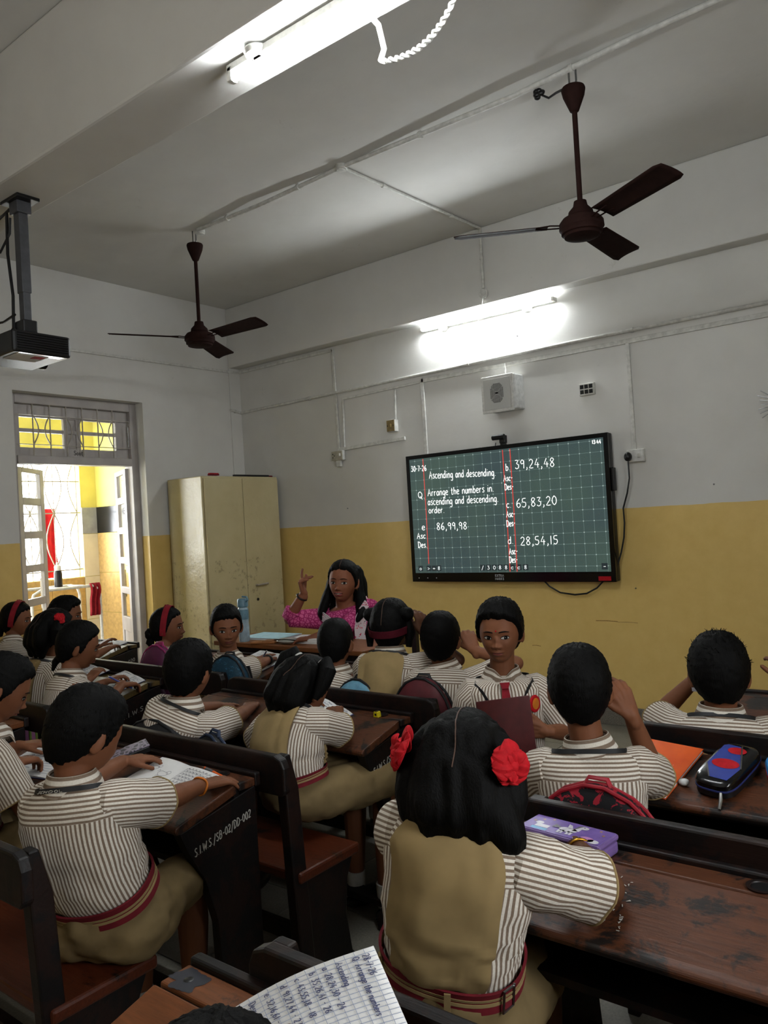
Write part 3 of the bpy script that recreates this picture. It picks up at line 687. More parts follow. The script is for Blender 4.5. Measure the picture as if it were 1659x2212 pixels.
M['chalk'] = glow('lit white stroke', (.85, .88, .86, 1), .5); M['redline'] = glow('lit red line', S('c23a33'), .45); M['icon'] = glow('lit grey icon', (.6, .64, .64, 1), .4); M['iconbox'] = glow('dark tool button', S('262e30'), .35)
fs = lambda x, y: (TX+x, -.0975, TZ+y)
def chalk(txt, x0, y0, x1, y1, h): 
    m = MB(); write(m, txt, fs, x0, y0, h, x1=x1, y1=y1, pen=.0056); return tag(m.build('handwriting', M['chalk'], sc, smooth=False), kind='stuff')
for a in (('30-7-26', .046, .893, .197, .888, .044), ('Ascending and descending.', .22, .823, .825, .796, .056), ('Q.', .10, .674, .165, .668, .052), ('Arrange the numbers in.', .196, .684, .80, .679, .056),
          ('ascending and descending.', .191, .612, .835, .6, .056), ('order.', .195, .547, .345, .543, .05), ('e', .118, .416, .15, .415, .052), ('86,99,98', .262, .411, .546, .405, .056), ('Asc', .067, .347, .15, .348, .045), ('Des.', .071, .276, .16, .274, .045),
          ('b.', .911, .826, .95, .826, .052), ('39,24,48', .989, .833, 1.308, .822, .064), ('Asc-', .89, .748, .965, .75, .045), ('Des-', .894, .683, .968, .684, .045), ('c.', .9, .551, .94, .55, .05), ('65,83,20', .981, .546, 1.308, .551, .064),
          ('Asc-', .895, .479, .968, .482, .045), ('Des-', .891, .41, .965, .414, .045), ('d.', .894, .282, .94, .281, .052), ('28,54,15', .997, .269, 1.30, .27, .06), ('Asc-', .9, .203, .97, .205, .045), ('Des-', .896, .141, .966, .143, .045), ('13:44', 1.597, .953, 1.661, .949, .026)): chalk(*a)
for x0, z0, x1, z1 in ((.168, .985, .167, .143), (.894, .983, .898, .075), (.957, .984, .957, .075)):
    MB().ribbon([fs(x0, z0), fs((x0+x1)/2+.003, (z0+z1)/2), fs(x1, z1)], [(0, -1, 0)], .006, .001).build('margin_line', M['redline'], sc, smooth=False)
for x, sh in ((.084, 'o'), (.165, '>'), (.215, '+'), (.262, '8'), (.663, '/'), (.715, '3'), (.766, '0'), (.815, '8'), (.866, '8'), (.918, 'c'), (.972, 'c'), (1.028, '8'), (1.633, '-')):
    b = MB().box((TX+x, -.0973, TZ+.107), (.044, .001, .044)).build('tool_button', M['iconbox'], sc, smooth=False)
    m = MB(); write(m, sh, fs, x-.011, .094, .026, x1=x+.011, pen=.005, th=.0015); m.build('icon', M['icon'], b, smooth=False)
M['logo'] = plain('printed light grey', 'a9a9a9', .5)
m = MB(); fb = lambda x, y: (TX+x, -.1005, TZ+y)
write(m, 'EXTRA', fb, .77, .038, .017, x1=.845, pen=.004, curvy=False); write(m, 'MARKS', fb, .77, .014, .017, x1=.845, pen=.004, curvy=False); m.build('maker_mark', M['logo'], bz, smooth=False)
MB().box2((TX+1.585, -.102, TZ+.008), (TX+1.675, -.10, TZ+.038)).build('red_label', M['ribbon'], bz, smooth=False)
for x in (.065, .15, .235): MB().lathe([(.005, 0), (.004, .002)], (TX+x, -.10, TZ+.03), 8, np.array(Matrix.Rotation(PI/2, 3, 'X'))).build('indicator', M['logo'], bz)
t = thing('webcam', 'small black camera clipped on the top edge of the screen', 'camera', (2.93, -.07, 2.03))
MB().box((2.935, -.05, 2.03), (.03, .05, .02)).build('clip_foot', M['black'], t, smooth=False, bevel=.003)
MB().box((2.935, -.05, 2.07), (.05, .04, .06)).build('neck', M['black'], t, smooth=False, bevel=.006)
MB().tube([(2.86, -.075, 2.087), (2.96, -.075, 2.087)], .02, 12).build('camera_head', M['black'], t)
MB().tube([(2.87, -.05, 2.05), (2.86, -.04, 2.03), (2.85, -.03, 2.01)], .003, 6).build('lead', M['black'], t)
# ---- steel cupboard in the corner
M['cupboard'] = plain('grubby cream enamel', 'aaa384', .42, .45, var=.10, scale=2.2)
def cup_mat():
    g = N('stained cream enamel'); v = g.coord(); f = g.noise(v, 2.5, 5, .6); d = g.noise(v, 22, 9, .8); z = g.sep(v)[2]
    low = g.ramp(z, [(0, (1, 1, 1)), (1, (0, 0, 0))]); c = g.ramp(f, [(.3, S('aa9d76')), (.7, S('b8ac86'))])
    k = g.math('MULTIPLY', g.math('GREATER_THAN', d, .56), g.math('MULTIPLY', g.math('LESS_THAN', z, 1.25), g.math('LESS_THAN', g.noise(v, 3.2, 2), .52)))
    g.base(g.mix(g.math('MULTIPLY', k, .45), c, S('4c4535'))); g.rough(.33, .5); g.bump(f, .3, .05); return g.m
M['cupboard'] = cup_mat()
t = thing('steel_cupboard', 'tall cream steel cupboard with two doors in the room corner', 'cupboard', (.28, -.49, 0))
MB().box2((.03, -.94, .08), (.50, -.045, 1.985)).build('carcass', M['cupboard'], t, smooth=False, bevel=.008)
for a, b in ((-.925, -.498), (-.494, -.06)):
    d = MB().box2((.50, a, .11), (.52, b, 1.965)).build('cupboard_door', M['cupboard'], t, smooth=False, bevel=.005)
    if b > -.3:
        MB().tube([(.525, -.40, 1.0), (.545, -.40, 1.0), (.545, -.27, 1.005), (.525, -.27, 1.005)], .008, 8).build('door_handle', M['iron'], d)
        MB().lathe([(.014, 0), (.012, .006), (.004, .007)], (.52, -.385, .87), 12, np.array(Matrix.Rotation(PI/2, 3, 'Y'))).build('lock', M['black'], d)
for y in (-.9, -.09): 
    for x in (.06, .47): MB().box((x, y, .04), (.04, .04, .08)).build('foot', M['black'], t, smooth=False)
t = thing('flat_ruler', 'thin black rod lying on top of the cream cupboard', 'ruler', (.4, -.3, 1.985))
MB().box((.46, -.33, 1.995), (.03, .42, .018)).build('blade', M['black'], t, smooth=False, bevel=.003); MB().box((.46, -.1, 1.993), (.022, .06, .012)).build('grip', M['maroon'], t, smooth=False, bevel=.003)
t = thing('duster', 'small red duster on the left front of the cupboard top', 'duster', (.46, -.8, 1.985))
MB().box((.46, -.77, 1.999), (.04, .1, .014)).build('felt', M['maroon'], t, smooth=False, bevel=.003); MB().box((.46, -.77, 2.01), (.035, .095, .008)).build('back', M['ribbon'], t, smooth=False, bevel=.003)

# scuffs, nails and holes on the back wall
M['scuff'] = plain('brown scuff', '8f6c34', .7, scale=60, var=.4)
wb = bpy.data.objects['wall_back']
for x0, x1, z, w in ((3.56, 3.72, .72, .006), (3.72, 3.86, .715, .003), (3.05, 3.12, .52, .004)): MB().ribbon([(x0, -.0005, z), ((x0+x1)/2, -.0005, z+.002), (x1, -.0005, z-.002)], [(0, -1, 0)], w, .0008).build('scuff_mark', M['scuff'], wb, smooth=False)
for x, z in ((1.32, 1.64), (4.41, 1.62), (3.08, 2.83), (3.86, .95)): MB().lathe([(.006, 0), (.005, .002), (.002, .012)], (x, 0, z), 8, np.array(Matrix.Rotation(PI/2, 3, 'X'))).build('nail', M['metal'], wb)
# ------------------------------------------------------------------ desks and benches
def make_desk(label, top='darktop', w=1.12, code=None, side=1):
    """local frame: far edge y=0, pupil side y<0, right end x=0, left end x=-w"""
    t = thing('school_desk', label, 'desk', (0, 0, 0)); T = M[top]; D = M['darkwood']
    MB().box2((-w, -.075, .715), (0, -.012, .74)).build('flat_ledge', T, t, smooth=False, bevel=.004)
    MB().box2((-w, -.012, .71), (0, .012, .752)).build('back_lip', D, t, smooth=False, bevel=.005)
    # sloping writing board with a rounded nose
    p = [(-.085, .742), (-.292, .690), (-.308, .684), (-.313, .674), (-.307, .663), (-.292, .661), (-.085, .712)]
    wb = MB().prism(p, 'x', -w, 0).build('writing_board', T, t, smooth=False, bevel=.004)
    MB().box2((-w+.01, -.09, .70), (-.01, -.07, .732)).build('pen_groove', D, t, smooth=False)
    for x in (-.12, -w*.5):
        m = MB(); m.lathe([(.028, .0), (.03, .003), (.022, .003), (.02, -.001)], (x, -.045, .7405), 20, caps=False); k = m.build('inkwell_ring', D, t)
        MB().lathe([(.0215, 0), (.02, .0014)], (x, -.045, .7402), 18).build('inkwell', M['black'], k)
    sp = [(-.004, .715), (-.004, 0), (-.23, 0), (-.23, .04), (-.185, .09), (-.165, .2), (-.17, .36), (-.21, .5), (-.265, .6), (-.292, .661)]
    for x in (-.045, -w+.008):
        s = MB().prism(sp, 'x', x, x+.037).build('side_panel', D, t, smooth=False, bevel=.004)
        if code and x > -.1:
            m = MB(); write(m, code, lambda a, b: (x+.0375, a, b), -.245, .580, .023, x1=-.03, y1=.626, pen=.0028, nrm=(1, 0, 0), curvy=True)
            m.build('stencil_lettering', M['stencil'], s, smooth=False)['kind'] = 'stuff'
    MB().box2((-w+.04, -.25, .545), (-.045, -.03, .562)).build('book_shelf', D, t, smooth=False)
    MB().box2((-w+.04, -.03, .50), (-.045, -.014, .71)).build('modesty_board', D, t, smooth=False)
    MB().box2((-w+.04, -.27, .645), (-.045, -.255, .672)).build('front_apron', D, t, smooth=False)
    MB().box2((-w+.04, -.2, .07), (-.045, -.13, .095)).build('foot_rail', D, t, smooth=False, bevel=.004)
    return t
def make_bench(label, w=1.2, seat='seatwood'):
    """local frame: back of the rail y=0, seat towards +y, right end x=0"""
    t = thing('school_bench', label, 'bench', (0, 0, 0)); D = M['darkwood']
    prof = []
    for x, z in [(-w, .70), (-w, .77), (-w+.012, .795), (-w+.04, .806), (-.04, .806), (-.012, .795), (0, .77), (0, .70), (-.015, .685), (-w+.015, .685)]: prof.append((x, z))
    MB().prism(prof, 'y', -.012, .018).build('back_rail', D, t, smooth=False, bevel=.006)
    for x in (-.045, -w+.045):
        MB().prism([(.02, .80), (-.012+.03, .69), (.055, 0), (.115, 0), (.075, .69), (.045, .80)], 'x', x-.02, x+.02).build('back_post', D, t, smooth=False, bevel=.005)
        MB().prism([(.10, 0), (.33, 0), (.33, .04), (.285, .09), (.265, .22), (.28, .33), (.31, .395), (.06, .395), (.095, .2)], 'x', x-.018, x+.018).build('end_support', D, t, smooth=False, bevel=.004)
    MB().box2((-w+.015, .05, .395), (-.015, .335, .43)).build('seat_plank', M[seat], t, smooth=False, bevel=.008)
    MB().box2((-w+.06, .17, .12), (-.06, .2, .17)).build('stretcher', D, t, smooth=False)
    return t
M['side_red'] = M['darkwood']
DESKS = [  # right end x, far edge y, top, code, label
 (4.00, -3.62, 'darktop', 'S.I.W.S./SB-02/DD-002', 'two-seat desk of the boy with the open workbook, side stencilled DD-002'),
 (4.00, -2.81, 'darktop', 'S.I.W.S./SB-02/DD-0', 'two-seat desk with the yellow sharpener, brown top chipped black'),
 (4.00, -2.03, 'darktop', None, 'two-seat desk before the three pupils nearest the teacher'),
 (2.52, -3.58, 'bright_top', 'SB-02/DD-008', 'two-seat desk at the left edge, side stencilled DD-008'),
 (2.34, -2.76, 'olive_top', 'S.I.W.S./SB', 'two-seat desk with yellowed top under two white notebooks'),
 (2.62, -2.02, 'darktop', None, 'two-seat desk where the boy looking back is writing'),
 (1.00, -1.98, 'olive_top', 'SB-02/DD-020', 'two-seat desk nearest the door, side stencilled DD-020'),
 (5.99, -3.57, 'darktop', None, 'two-seat desk with the purple pencil box, scratched dark top'),
 (6.00, -2.79, 'darktop', None, 'two-seat desk with the orange book and the zipped pencil case'),
 (6.02, -1.93, 'darktop', None, 'two-seat desk in front of the boy by the right edge'),
 (5.79, -4.39, 'bright_top', None, 'orange-brown desk with ink stain at the bottom edge, nearest the camera')]
for i, (x, y, top, code, lab) in enumerate(DESKS):
    d = make_desk(lab, top, w=.9 if x < 1.1 else 1.12, code=code); d.location = (x, y, 0); d['group'] = 'two-seat school desks'
# ink-stained hole at the near corner of the lowest desk
def blot(parent, x, y, r, seed):
    rnd = random.Random(seed); P = []
    for q in range(40): a = q*2*PI/40; k = r*(.72+.12*rnd.random()+.5*vnoise([[3*math.cos(a), 3*math.sin(a), seed]])[0]); P.append((x+k*1.25*math.cos(a), y+k*math.sin(a)))
    return P
def put_blot(d, x, y, r, seed):
    me = MB().add([(a, b, .7406) for a, b in blot(d, x, y, r, seed)], [tuple(range(40))]).build('ink_stain', plain('blue black ink stain', '22232b', .5), None, smooth=False); me.parent = d
    h = MB().lathe([(.009, 0), (.008, .0006)], (x, y, .7407), 14).build('ink_hole', M['black'], None); h.parent = d
put_blot(d, -1.08, -.045, .036, 3)
BENCHES = [
 (4.10, -4.40, 'bench of the boy with the open workbook, red-brown seat'),
 (4.10, -3.595, 'bench of the girl with two ponytails, dark back rail beside the stencilled desk'),
 (4.10, -2.785, 'bench of the three pupils nearest the teacher, maroon bag on it'),
 (2.66, -3.55, 'bench of the boy and girl with the two white notebooks'),
 (2.80, -2.735, 'bench with the magenta and the blue school bag on it'),
 (1.10, -2.86, 'bench nearest the door under two girls'),
 (6.00, -4.37, 'bench of the girl with red ribbons, dark curved back rail'),
 (6.06, -3.55, 'bench with the black and red school bag on it'),
 (6.06, -2.77, 'bench of the boy by the right edge, dark back rail')]
bench0 = make_bench(BENCHES[0][2]); bench0['group'] = 'school benches'; bench0.location = (BENCHES[0][0], BENCHES[0][1], 0)
for x, y, lab in BENCHES[1:]:
    b = copy_tree(bench0); b.location = (x, y, 0); b['label'] = lab
# teacher's table and chair
M['tabletop'] = wood('brown laminate table top', '7a4a26', '3a2415', .7, .4)
t = thing('teacher_table', 'plain brown wooden table in front of the teacher', 'table', (2.43, -1.76, 0))
TT = .80
MB().box2((1.82, -1.98, TT-.028), (3.06, -1.62, TT)).build('table_top', M['tabletop'], t, smooth=False, bevel=.004)
for x in (1.88, 3.0):
    for y in (-1.94, -1.66): MB().box((x, y, (TT-.028)/2), (.05, .05, TT-.028)).build('leg', M['darkwood'], t, smooth=False, bevel=.003)
MB().box2((1.88, -1.95, TT-.13), (3.0, -1.93, TT-.028)).box2((1.88, -1.67, TT-.13), (3.0, -1.65, TT-.028)).build('apron', M['darkwood'], t, smooth=False)
t = thing('teacher_chair', 'plain wooden chair under the teacher', 'chair', (2.66, -1.35, 0))
MB().box((2.66, -1.38, .50), (.42, .40, .03)).build('seat', M['darkwood'], t, smooth=False, bevel=.006)
for x in (2.47, 2.85):
    MB().box((x, -1.56, .245), (.035, .035, .49)).build('leg', M['darkwood'], t, smooth=False); MB().box((x, -1.195, .42), (.035, .035, .84)).build('leg', M['darkwood'], t, smooth=False)
MB().box((2.66, -1.195, .76), (.36, .02, .12)).build('backrest', M['darkwood'], t, smooth=False, bevel=.004)
# ------------------------------------------------------------------ people
def rot(yaw, pitch=0, roll=0):
    """local frame x right, y front, z up -> world; yaw turns left, pitch looks up, roll tips the head to its right"""
    return np.array(Matrix.Rotation(yaw, 3, 'Z') @ Matrix.Rotation(pitch, 3, 'X') @ Matrix.Rotation(roll, 3, 'Y'))
def rad(d): return math.radians(d)
def g2(u, v, u0, v0, su, sv): return np.exp(-((u-u0)/su)**2-((v-v0)/sv)**2)
def headpt(D, feat=True, hs=1.0, smile=0.0):
    """a star-shaped head about the point between the ears: unit directions -> surface points"""
    D = np.atleast_2d(D).astype(float); x, y, z = D.T
    t = np.clip(-z, 0, 1); a = .0715*(1-.30*t**1.6)*(1+.03*np.clip(-y, 0, 1)); b = np.where(y > 0, .086, .094); c = np.where(z > 0, .106, .107)
    n = 2.35
    r = (abs(x/a)**n+abs(y/b)**n+abs(z/c)**n)**(-1/n); P = D*r[:, None]
    if feat:
        u, v = P[:, 0], P[:, 2]; w = sst(.0, .035, P[:, 1]); au = abs(u)
        d = .0025*g2(au, v, .026, .014, .017, .006)-.0075*g2(au, v, .0305, -.006, .015, .010)-.003*g2(u, v, 0, .0, .008, .008)
        d += .0038*g2(au, v, .031, -.0075, .0115, .0068)
        d += .007*g2(u, v, 0, -.016, .0075, .016)+.0165*g2(u, v, 0, -.037, .0095, .0095)+.0085*g2(au, v, .0115, -.040, .0065, .0055)-.004*g2(au, v, .0065, -.047, .003, .003)
        d += .0055*g2(u, v, 0, -.0635, .023, .014)+.0045*g2(u, v, 0, -.0585, .017, .004)+.005*g2(u, v, 0, -.0685, .014, .005)-.0042*g2(u, v, 0, -.0633, .020+.004*smile, .0018+.002*smile)
        d += .0075*g2(u, v, 0, -.092, .018, .012)+.0035*g2(au, v, .041, -.036, .017, .017)-.003*g2(u, v, 0, -.080, .02, .005)
        P = P.copy(); P[:, 1] += d*w
    return P*hs
def face_dir(u, v):
    """direction whose surface point lies near (u, v) on the front of the head"""
    u, v = np.atleast_1d(u).astype(float), np.atleast_1d(v).astype(float); y = np.full_like(u, .06)
    for _ in range(9):
        D = np.stack([u, y, v], 1); D /= np.linalg.norm(D, axis=1)[:, None]; y = np.maximum(headpt(D, False)[:, 1], .004)
    return D
HL = np.array([[0, .064], [25, .060], [45, .050], [60, .030], [72, -.005], [82, -.030], [92, -.020], [104, -.040], [125, -.066], [150, -.080], [180, -.084]])
def hair_cap(H, hs, T=.014, style='boy', seed=0, fringe=0.0, low=0.0):
    """closed shell round the head; its thickness goes negative (below the skin) outside the hairline"""
    nu, nv = 88, 56; rows = []
    for i in range(nv+1):
        el = -1.15+(PI/2+1.15)*i/nv; el = min(el, PI/2-.02); az = np.arange(nu)*2*PI/nu
        D = np.stack([np.sin(az)*math.cos(el), np.cos(az)*math.cos(el), np.full(nu, math.sin(el))], 1)
        P = headpt(D, False); A = np.degrees(np.abs((az+PI) % (2*PI)-PI)); zh = np.interp(A, HL[:, 0], HL[:, 1]-low*np.clip((HL[:, 0]-80)/60, 0, 1)*.03)-fringe*np.exp(-(A/40)**2)
        jag = .010*vnoise(np.stack([az*9+seed, az*0+seed, az*0], 1))
        m = sst(-.006, .009, P[:, 2]-zh+jag)
        th = T*(.42+.58*sst(-.07, .045, P[:, 2])); q = D*np.array([26, 26, 7.])
        st = .30*vnoise(q+seed*3.1+9)+.22*vnoise(q*2.3+seed)
        if style == 'boy': th = th*(1+.25*sst(.03, .1, P[:, 2]))
        th = th*(1+st)*m-.0055*(1-m)
        rows.append((P*hs+D*(th*hs)[:, None]))
    m = MB(); m.rings([H(r) for r in rows]); return m
class Spine:
    """sections of a clothed torso from the hips to the base of the neck"""
    TT = np.array([-.10, 0, .10, .25, .45, .65, .78, .86, .92, .955, .98, 1.0, 1.03])
    A = np.array([.122, .120, .124, .127, .130, .138, .144, .146, .134, .108, .080, .060, .050])
    B = np.array([.092, .090, .096, .098, .096, .094, .088, .080, .069, .060, .053, .050, .046])
    def __init__(s, hips, neck, yh, ys, k=1.0, slouch=.03, wide=1.0, seed=0, deep=1.0):
        s.P0, s.P2 = V3(hips), V3(neck); f = np.array([-math.sin((yh+ys)/2), math.cos((yh+ys)/2), 0])
        s.P1 = s.P0*.45+s.P2*.55-f*slouch+V3((0, 0, .02)); s.yh, s.ys, s.k, s.wide, s.seed, s.deep = yh, ys, k, wide, seed, deep
        s.L = sum(np.linalg.norm(s.b(i/10)-s.b((i+1)/10)) for i in range(10))
    def b(s, t): return (1-t)**2*s.P0+2*t*(1-t)*s.P1+t*t*s.P2
    def u(s, t):
        D = .168*s.k; d = (1-t)*.42*s.k if t >= .6 else D+(.6-t)/.6*(s.L-D)
        return 1-d/s.L
    def c(s, t): return s.b(s.u(t))
    def frame(s, t):
        tt = s.u(min(max(t, 0), 1)); T = unit(2*(1-tt)*(s.P1-s.P0)+2*tt*(s.P2-s.P1)); y = s.yh+(s.ys-s.yh)*tt
        R = np.array([math.cos(y), math.sin(y), 0]); R = unit(R-T*np.dot(R, T)); return R, np.cross(T, R), T
    def ab(s, t): return np.interp(t, s.TT, s.A)*s.k*s.wide, np.interp(t, s.TT, s.B)*s.k*s.deep
    def pt(s, t, th, off=0.0, wr=0.0):
        R, F, T = s.frame(t); a, b = s.ab(t); n = 2.35; th = np.atleast_1d(th)
        cx, sy = np.cos(th), np.sin(th); x = (a+off)*np.sign(cx)*abs(cx)**(2/n); y = (b+off)*np.sign(sy)*abs(sy)**(2/n)
        if wr:
            q = np.stack([np.cos(th)*2.4, np.sin(th)*2.4, np.full(len(th), t*4.0)], 1)+s.seed*5.17
            d = 1+wr*(vnoise(q)*1.2+vnoise(q*np.array([1.8, 1.8, 3.2])+3)*.9+.6*np.abs(vnoise(q*np.array([3.4, 3.4, .8])+11)))*(1-.6*sst(.85, 1, t)); x = x*d; y = y*d
        c0 = s.c(t) if 0 <= t <= 1 else s.c(min(max(t, 0), 1))+T*(t-min(max(t, 0), 1))*s.L
        return c0+x[:, None]*R+y[:, None]*F
    def shoulder(s, sg):
        R, F, T = s.frame(.88); return s.c(.88)+R*sg*.118*s.k*s.wide-T*.012*s.k
def hand_parts(m, W, d, pn, right, k=1.0, curl=.35, spread=.10, thumb=.6, point=False):
    W, d = V3(W), unit(d); pn = unit(V3(pn)-d*np.dot(pn, d)); lat = np.cross(d, pn)*(1 if right else -1)   # lat points to the thumb side
    m.capsule(W-d*.02*k, W+d*.012*k, .0185*k, .019*k, 10)
    for i, (o, L, dz) in enumerate(((.026, .052, .0), (.0088, .058, .003), (-.0088, .054, .001), (-.025, .042, -.004))):
        K = W+d*(.068+dz)*k+lat*o*k
        m.capsule(W+lat*o*.55*k+d*.008*k, K, .0135*k, .0105*k, 8)
        ang = (0.12 if (point and i == 0) else curl*(1+.15*i)); p = K; dd = unit(d+lat*spread*(1.5-i)*.9)
        for s_, (f, r) in enumerate(((.45, .0088), (.31, .0080), (.24, .0072))):
            a = ang*(.55+.75*s_) if not (point and i > 0) else (1.35 if s_ < 2 else .8)
            ax = np.cross(dd, pn); dd = unit(dd*math.cos(a)+unit(pn)*math.sin(a)); pn2 = pn
            q = p+dd*L*f*1.15*k; m.capsule(p, q, r*k*(1 if i < 3 else .9), (r-.0008)*k*(1 if i < 3 else .9), 8); p = q
    b = W+d*.016*k+lat*.018*k; dd = unit(d*.75+lat*thumb+pn*.25)
    for L, r in ((.034, .0118), (.026, .0098), (.02, .0085)):
        q = b+dd*L*k; m.capsule(b, q, r*k, (r-.001)*k, 8); b = q; dd = unit(dd+d*.35+pn*.15)
def ik(S, W, hint, l1, l2):
    S, W, hint = V3(S), V3(W), V3(hint); d = W-S; L = np.linalg.norm(d)
    if L > (l1+l2)*.995: k = L/((l1+l2)*.995); l1, l2 = l1*k, l2*k
    u = d/L; a = (l1*l1-l2*l2+L*L)/(2*L); h = math.sqrt(max(l1*l1-a*a, 0)); p = hint-S; p = p-u*np.dot(p, u)
    return S+u*a+unit(p)*h
def remesh(mb, voxel, smooth=2):
    me = mb.mesh('tmp'); o = bpy.data.objects.new('tmp', me); COL.objects.link(o)
    r = o.modifiers.new('r', 'REMESH'); r.mode = 'VOXEL'; r.voxel_size = voxel
    if smooth: s = o.modifiers.new('s', 'SMOOTH'); s.iterations = smooth; s.factor = .5
    dg = bpy.context.evaluated_depsgraph_get(); out = bpy.data.meshes.new_from_object(o.evaluated_get(dg))
    bpy.data.objects.remove(o); bpy.data.meshes.remove(me); return out
def as_obj(me, name, mat, parent=None, loc=None):
    inv = wm(parent).inverted() if parent is not None else Matrix.Translation(loc).inverted()
    me.transform(inv); me.name = name; me.materials.clear(); me.materials.append(mat)
    me.polygons.foreach_set('use_smooth', [True]*len(me.polygons))
    o = bpy.data.objects.new(name, me); COL.objects.link(o)
    if parent is not None: o.parent = parent; WM[o.name] = wm(parent)
    else: o.location = loc; WM[o.name] = Matrix.Translation(loc)
    return o
STRIPE_P = .0105
def person(label, hips, neck, head, yh=0, ys=0, look=(0, 0, 0), k=1.0, hs=1.0, girl=False, armR=None, armL=None, face=0, voxel=.0055, skin='skin', hair='boy', T=.014,
           seed=1, slouch=.03, stand=False, lanyard=True, collar=True, extra=None, zseat=.43, gaze=(0, 0), smile=0, teacher=False, legs=True, nohead_only=False, wide=1.0, fringe=0.0, upper=.205, fore=.185):
    yh, ys = rad(yh), rad(ys); hips, neck, head = V3(hips), V3(neck), V3(head); Rh = rot(rad(look[0]), rad(look[1]), rad(look[2]))
    sp = Spine(hips, neck, yh, ys, k, slouch, wide, seed); SK = M[skin]; H = lambda P: np.atleast_2d(P) @ Rh.T+head
    base = (hips[0], hips[1], 0.0)
    m = MB()
    # head, ears, neck
    nu, nv = 40, 28; rows = []
    for i in range(nv+1):
        el = -PI/2+PI*i/nv; el = max(-PI/2+.04, min(PI/2-.04, el)); az = np.arange(nu)*2*PI/nu
        D = np.stack([np.sin(az)*math.cos(el), np.cos(az)*math.cos(el), np.full(nu, math.sin(el))], 1); rows.append(H(headpt(D, True, hs, smile)))
    m.rings(rows)
    for sg in (-1, 1):
        Re = Rh @ np.array(Matrix.Rotation(sg*-.55, 3, 'Z') @ Matrix.Rotation(-.15, 3, 'X'))
        m.ellip(H(np.array([sg*.0775, -.012, -.012])*hs)[0], np.array((.0075, .018, .031))*hs, Re, 14, 10)
        m.ellip(H(np.array([sg*.071, -.006, -.030])*hs)[0], np.array((.007, .009, .011))*hs, Re, 10, 8)
    nk = H(np.array([0, -.022, -.05])*hs)[0]; m.capsule(neck-(nk-neck)*.15, nk, .046*k, .044*k*hs, 18)
    # trunk inside the clothes
    m.rings([sp.pt(t, np.arange(28)*2*PI/28, -.014*k) for t in np.linspace(-.05, 1.0, 22)])
    # arms
    arms = {}
    lu, lf = upper*k, fore*k
    for sg, A in ((1, armR), (-1, armL)):
        S_ = sp.shoulder(sg)
        if A is None: continue
        W = V3(A['w']); E = ik(S_, W, A['e'], lu, lf); arms[sg] = (S_, E, W)
        m.capsule(S_, S_+(E-S_)*.5, .038*k, .036*k, 14); m.capsule(S_+(E-S_)*.5, E, .036*k, .0305*k, 14)
        m.capsule(E, E+(W-E)*.35, .0305*k, .031*k, 14); m.capsule(E+(W-E)*.35, W, .031*k, .0215*k, 14)
        hd = A.get('d'); hd = unit(W-E) if hd is None else unit(hd)
        hand_parts(m, W, hd, A.get('n', (0, 0, -1)), sg > 0, A.get('k', 1.0)*k, A.get('curl', .35), A.get('spread', .12), A.get('thumb', .6), A.get('point', False))
    # legs
    f = np.array([-math.sin(yh), math.cos(yh), 0]); rr = np.array([math.cos(yh), math.sin(yh), 0]); knees = []
    if legs:
        for sg in (-1, 1):
            if stand: hp = hips+rr*sg*.065*k+V3((0, 0, -.04)); kn = V3((hp[0], hp[1], .31*k))+f*.01; an = kn-V3((0, 0, .26*k)); an[2] = .055
            else: hp = V3((hips[0], hips[1], zseat+.075))+rr*sg*.07*k; kn = hips+rr*sg*.085*k+f*.36*k; kn[2] = zseat+.055; an = kn-f*.02+V3((0, 0, 0)); an[2] = .055
            knees.append((hp, kn)); m.capsule(hp, kn, .066*k, .048*k, 14); m.capsule(kn, kn+(an-kn)*.35, .045*k, .046*k, 12); m.capsule(kn+(an-kn)*.35, an, .046*k, .028*k, 12)
            m.capsule(an-f*.02-V3((0, 0, .025)), an+f*.12*k-V3((0, 0, .03)), .026*k, .022*k, 10)
    me = remesh(m, voxel, 2)
    # pull the remeshed head back onto the exact head surface
    n = len(me.vertices); co = np.empty(n*3); me.vertices.foreach_get('co', co); co = co.reshape(-1, 3)
    q = (co-head) @ Rh; r = np.linalg.norm(q, axis=1); sel = np.where(r < .15*hs)[0]
    if len(sel):
        D = q[sel]/np.maximum(r[sel], 1e-6)[:, None]; P = headpt(D, True, hs, smile); ra = np.linalg.norm(P, axis=1); qs = q[sel]
        ear = (abs(qs[:, 0]) > .058*hs) & (abs(qs[:, 1]+.01*hs) < .032*hs) & (qs[:, 2] < .035*hs) & (qs[:, 2] > -.055*hs)
        ax = nk-neck; tt = np.clip(((co[sel]-neck) @ ax)/(ax @ ax), -.5, 1.0); dn = np.linalg.norm(co[sel]-neck-tt[:, None]*ax, axis=1)
        w = sst(.046*k, .062*k, dn); w = np.where(qs[:, 2] > -.02*hs, 1, w)*(abs(r[sel]-ra) < .014*hs)*(~ear)
        co[sel] += (H(P)-co[sel])*w[:, None]; me.vertices.foreach_set('co', co.ravel()); me.update()
    body = as_obj(me, 'person', SK, loc=base); tag(body, label, 'person')
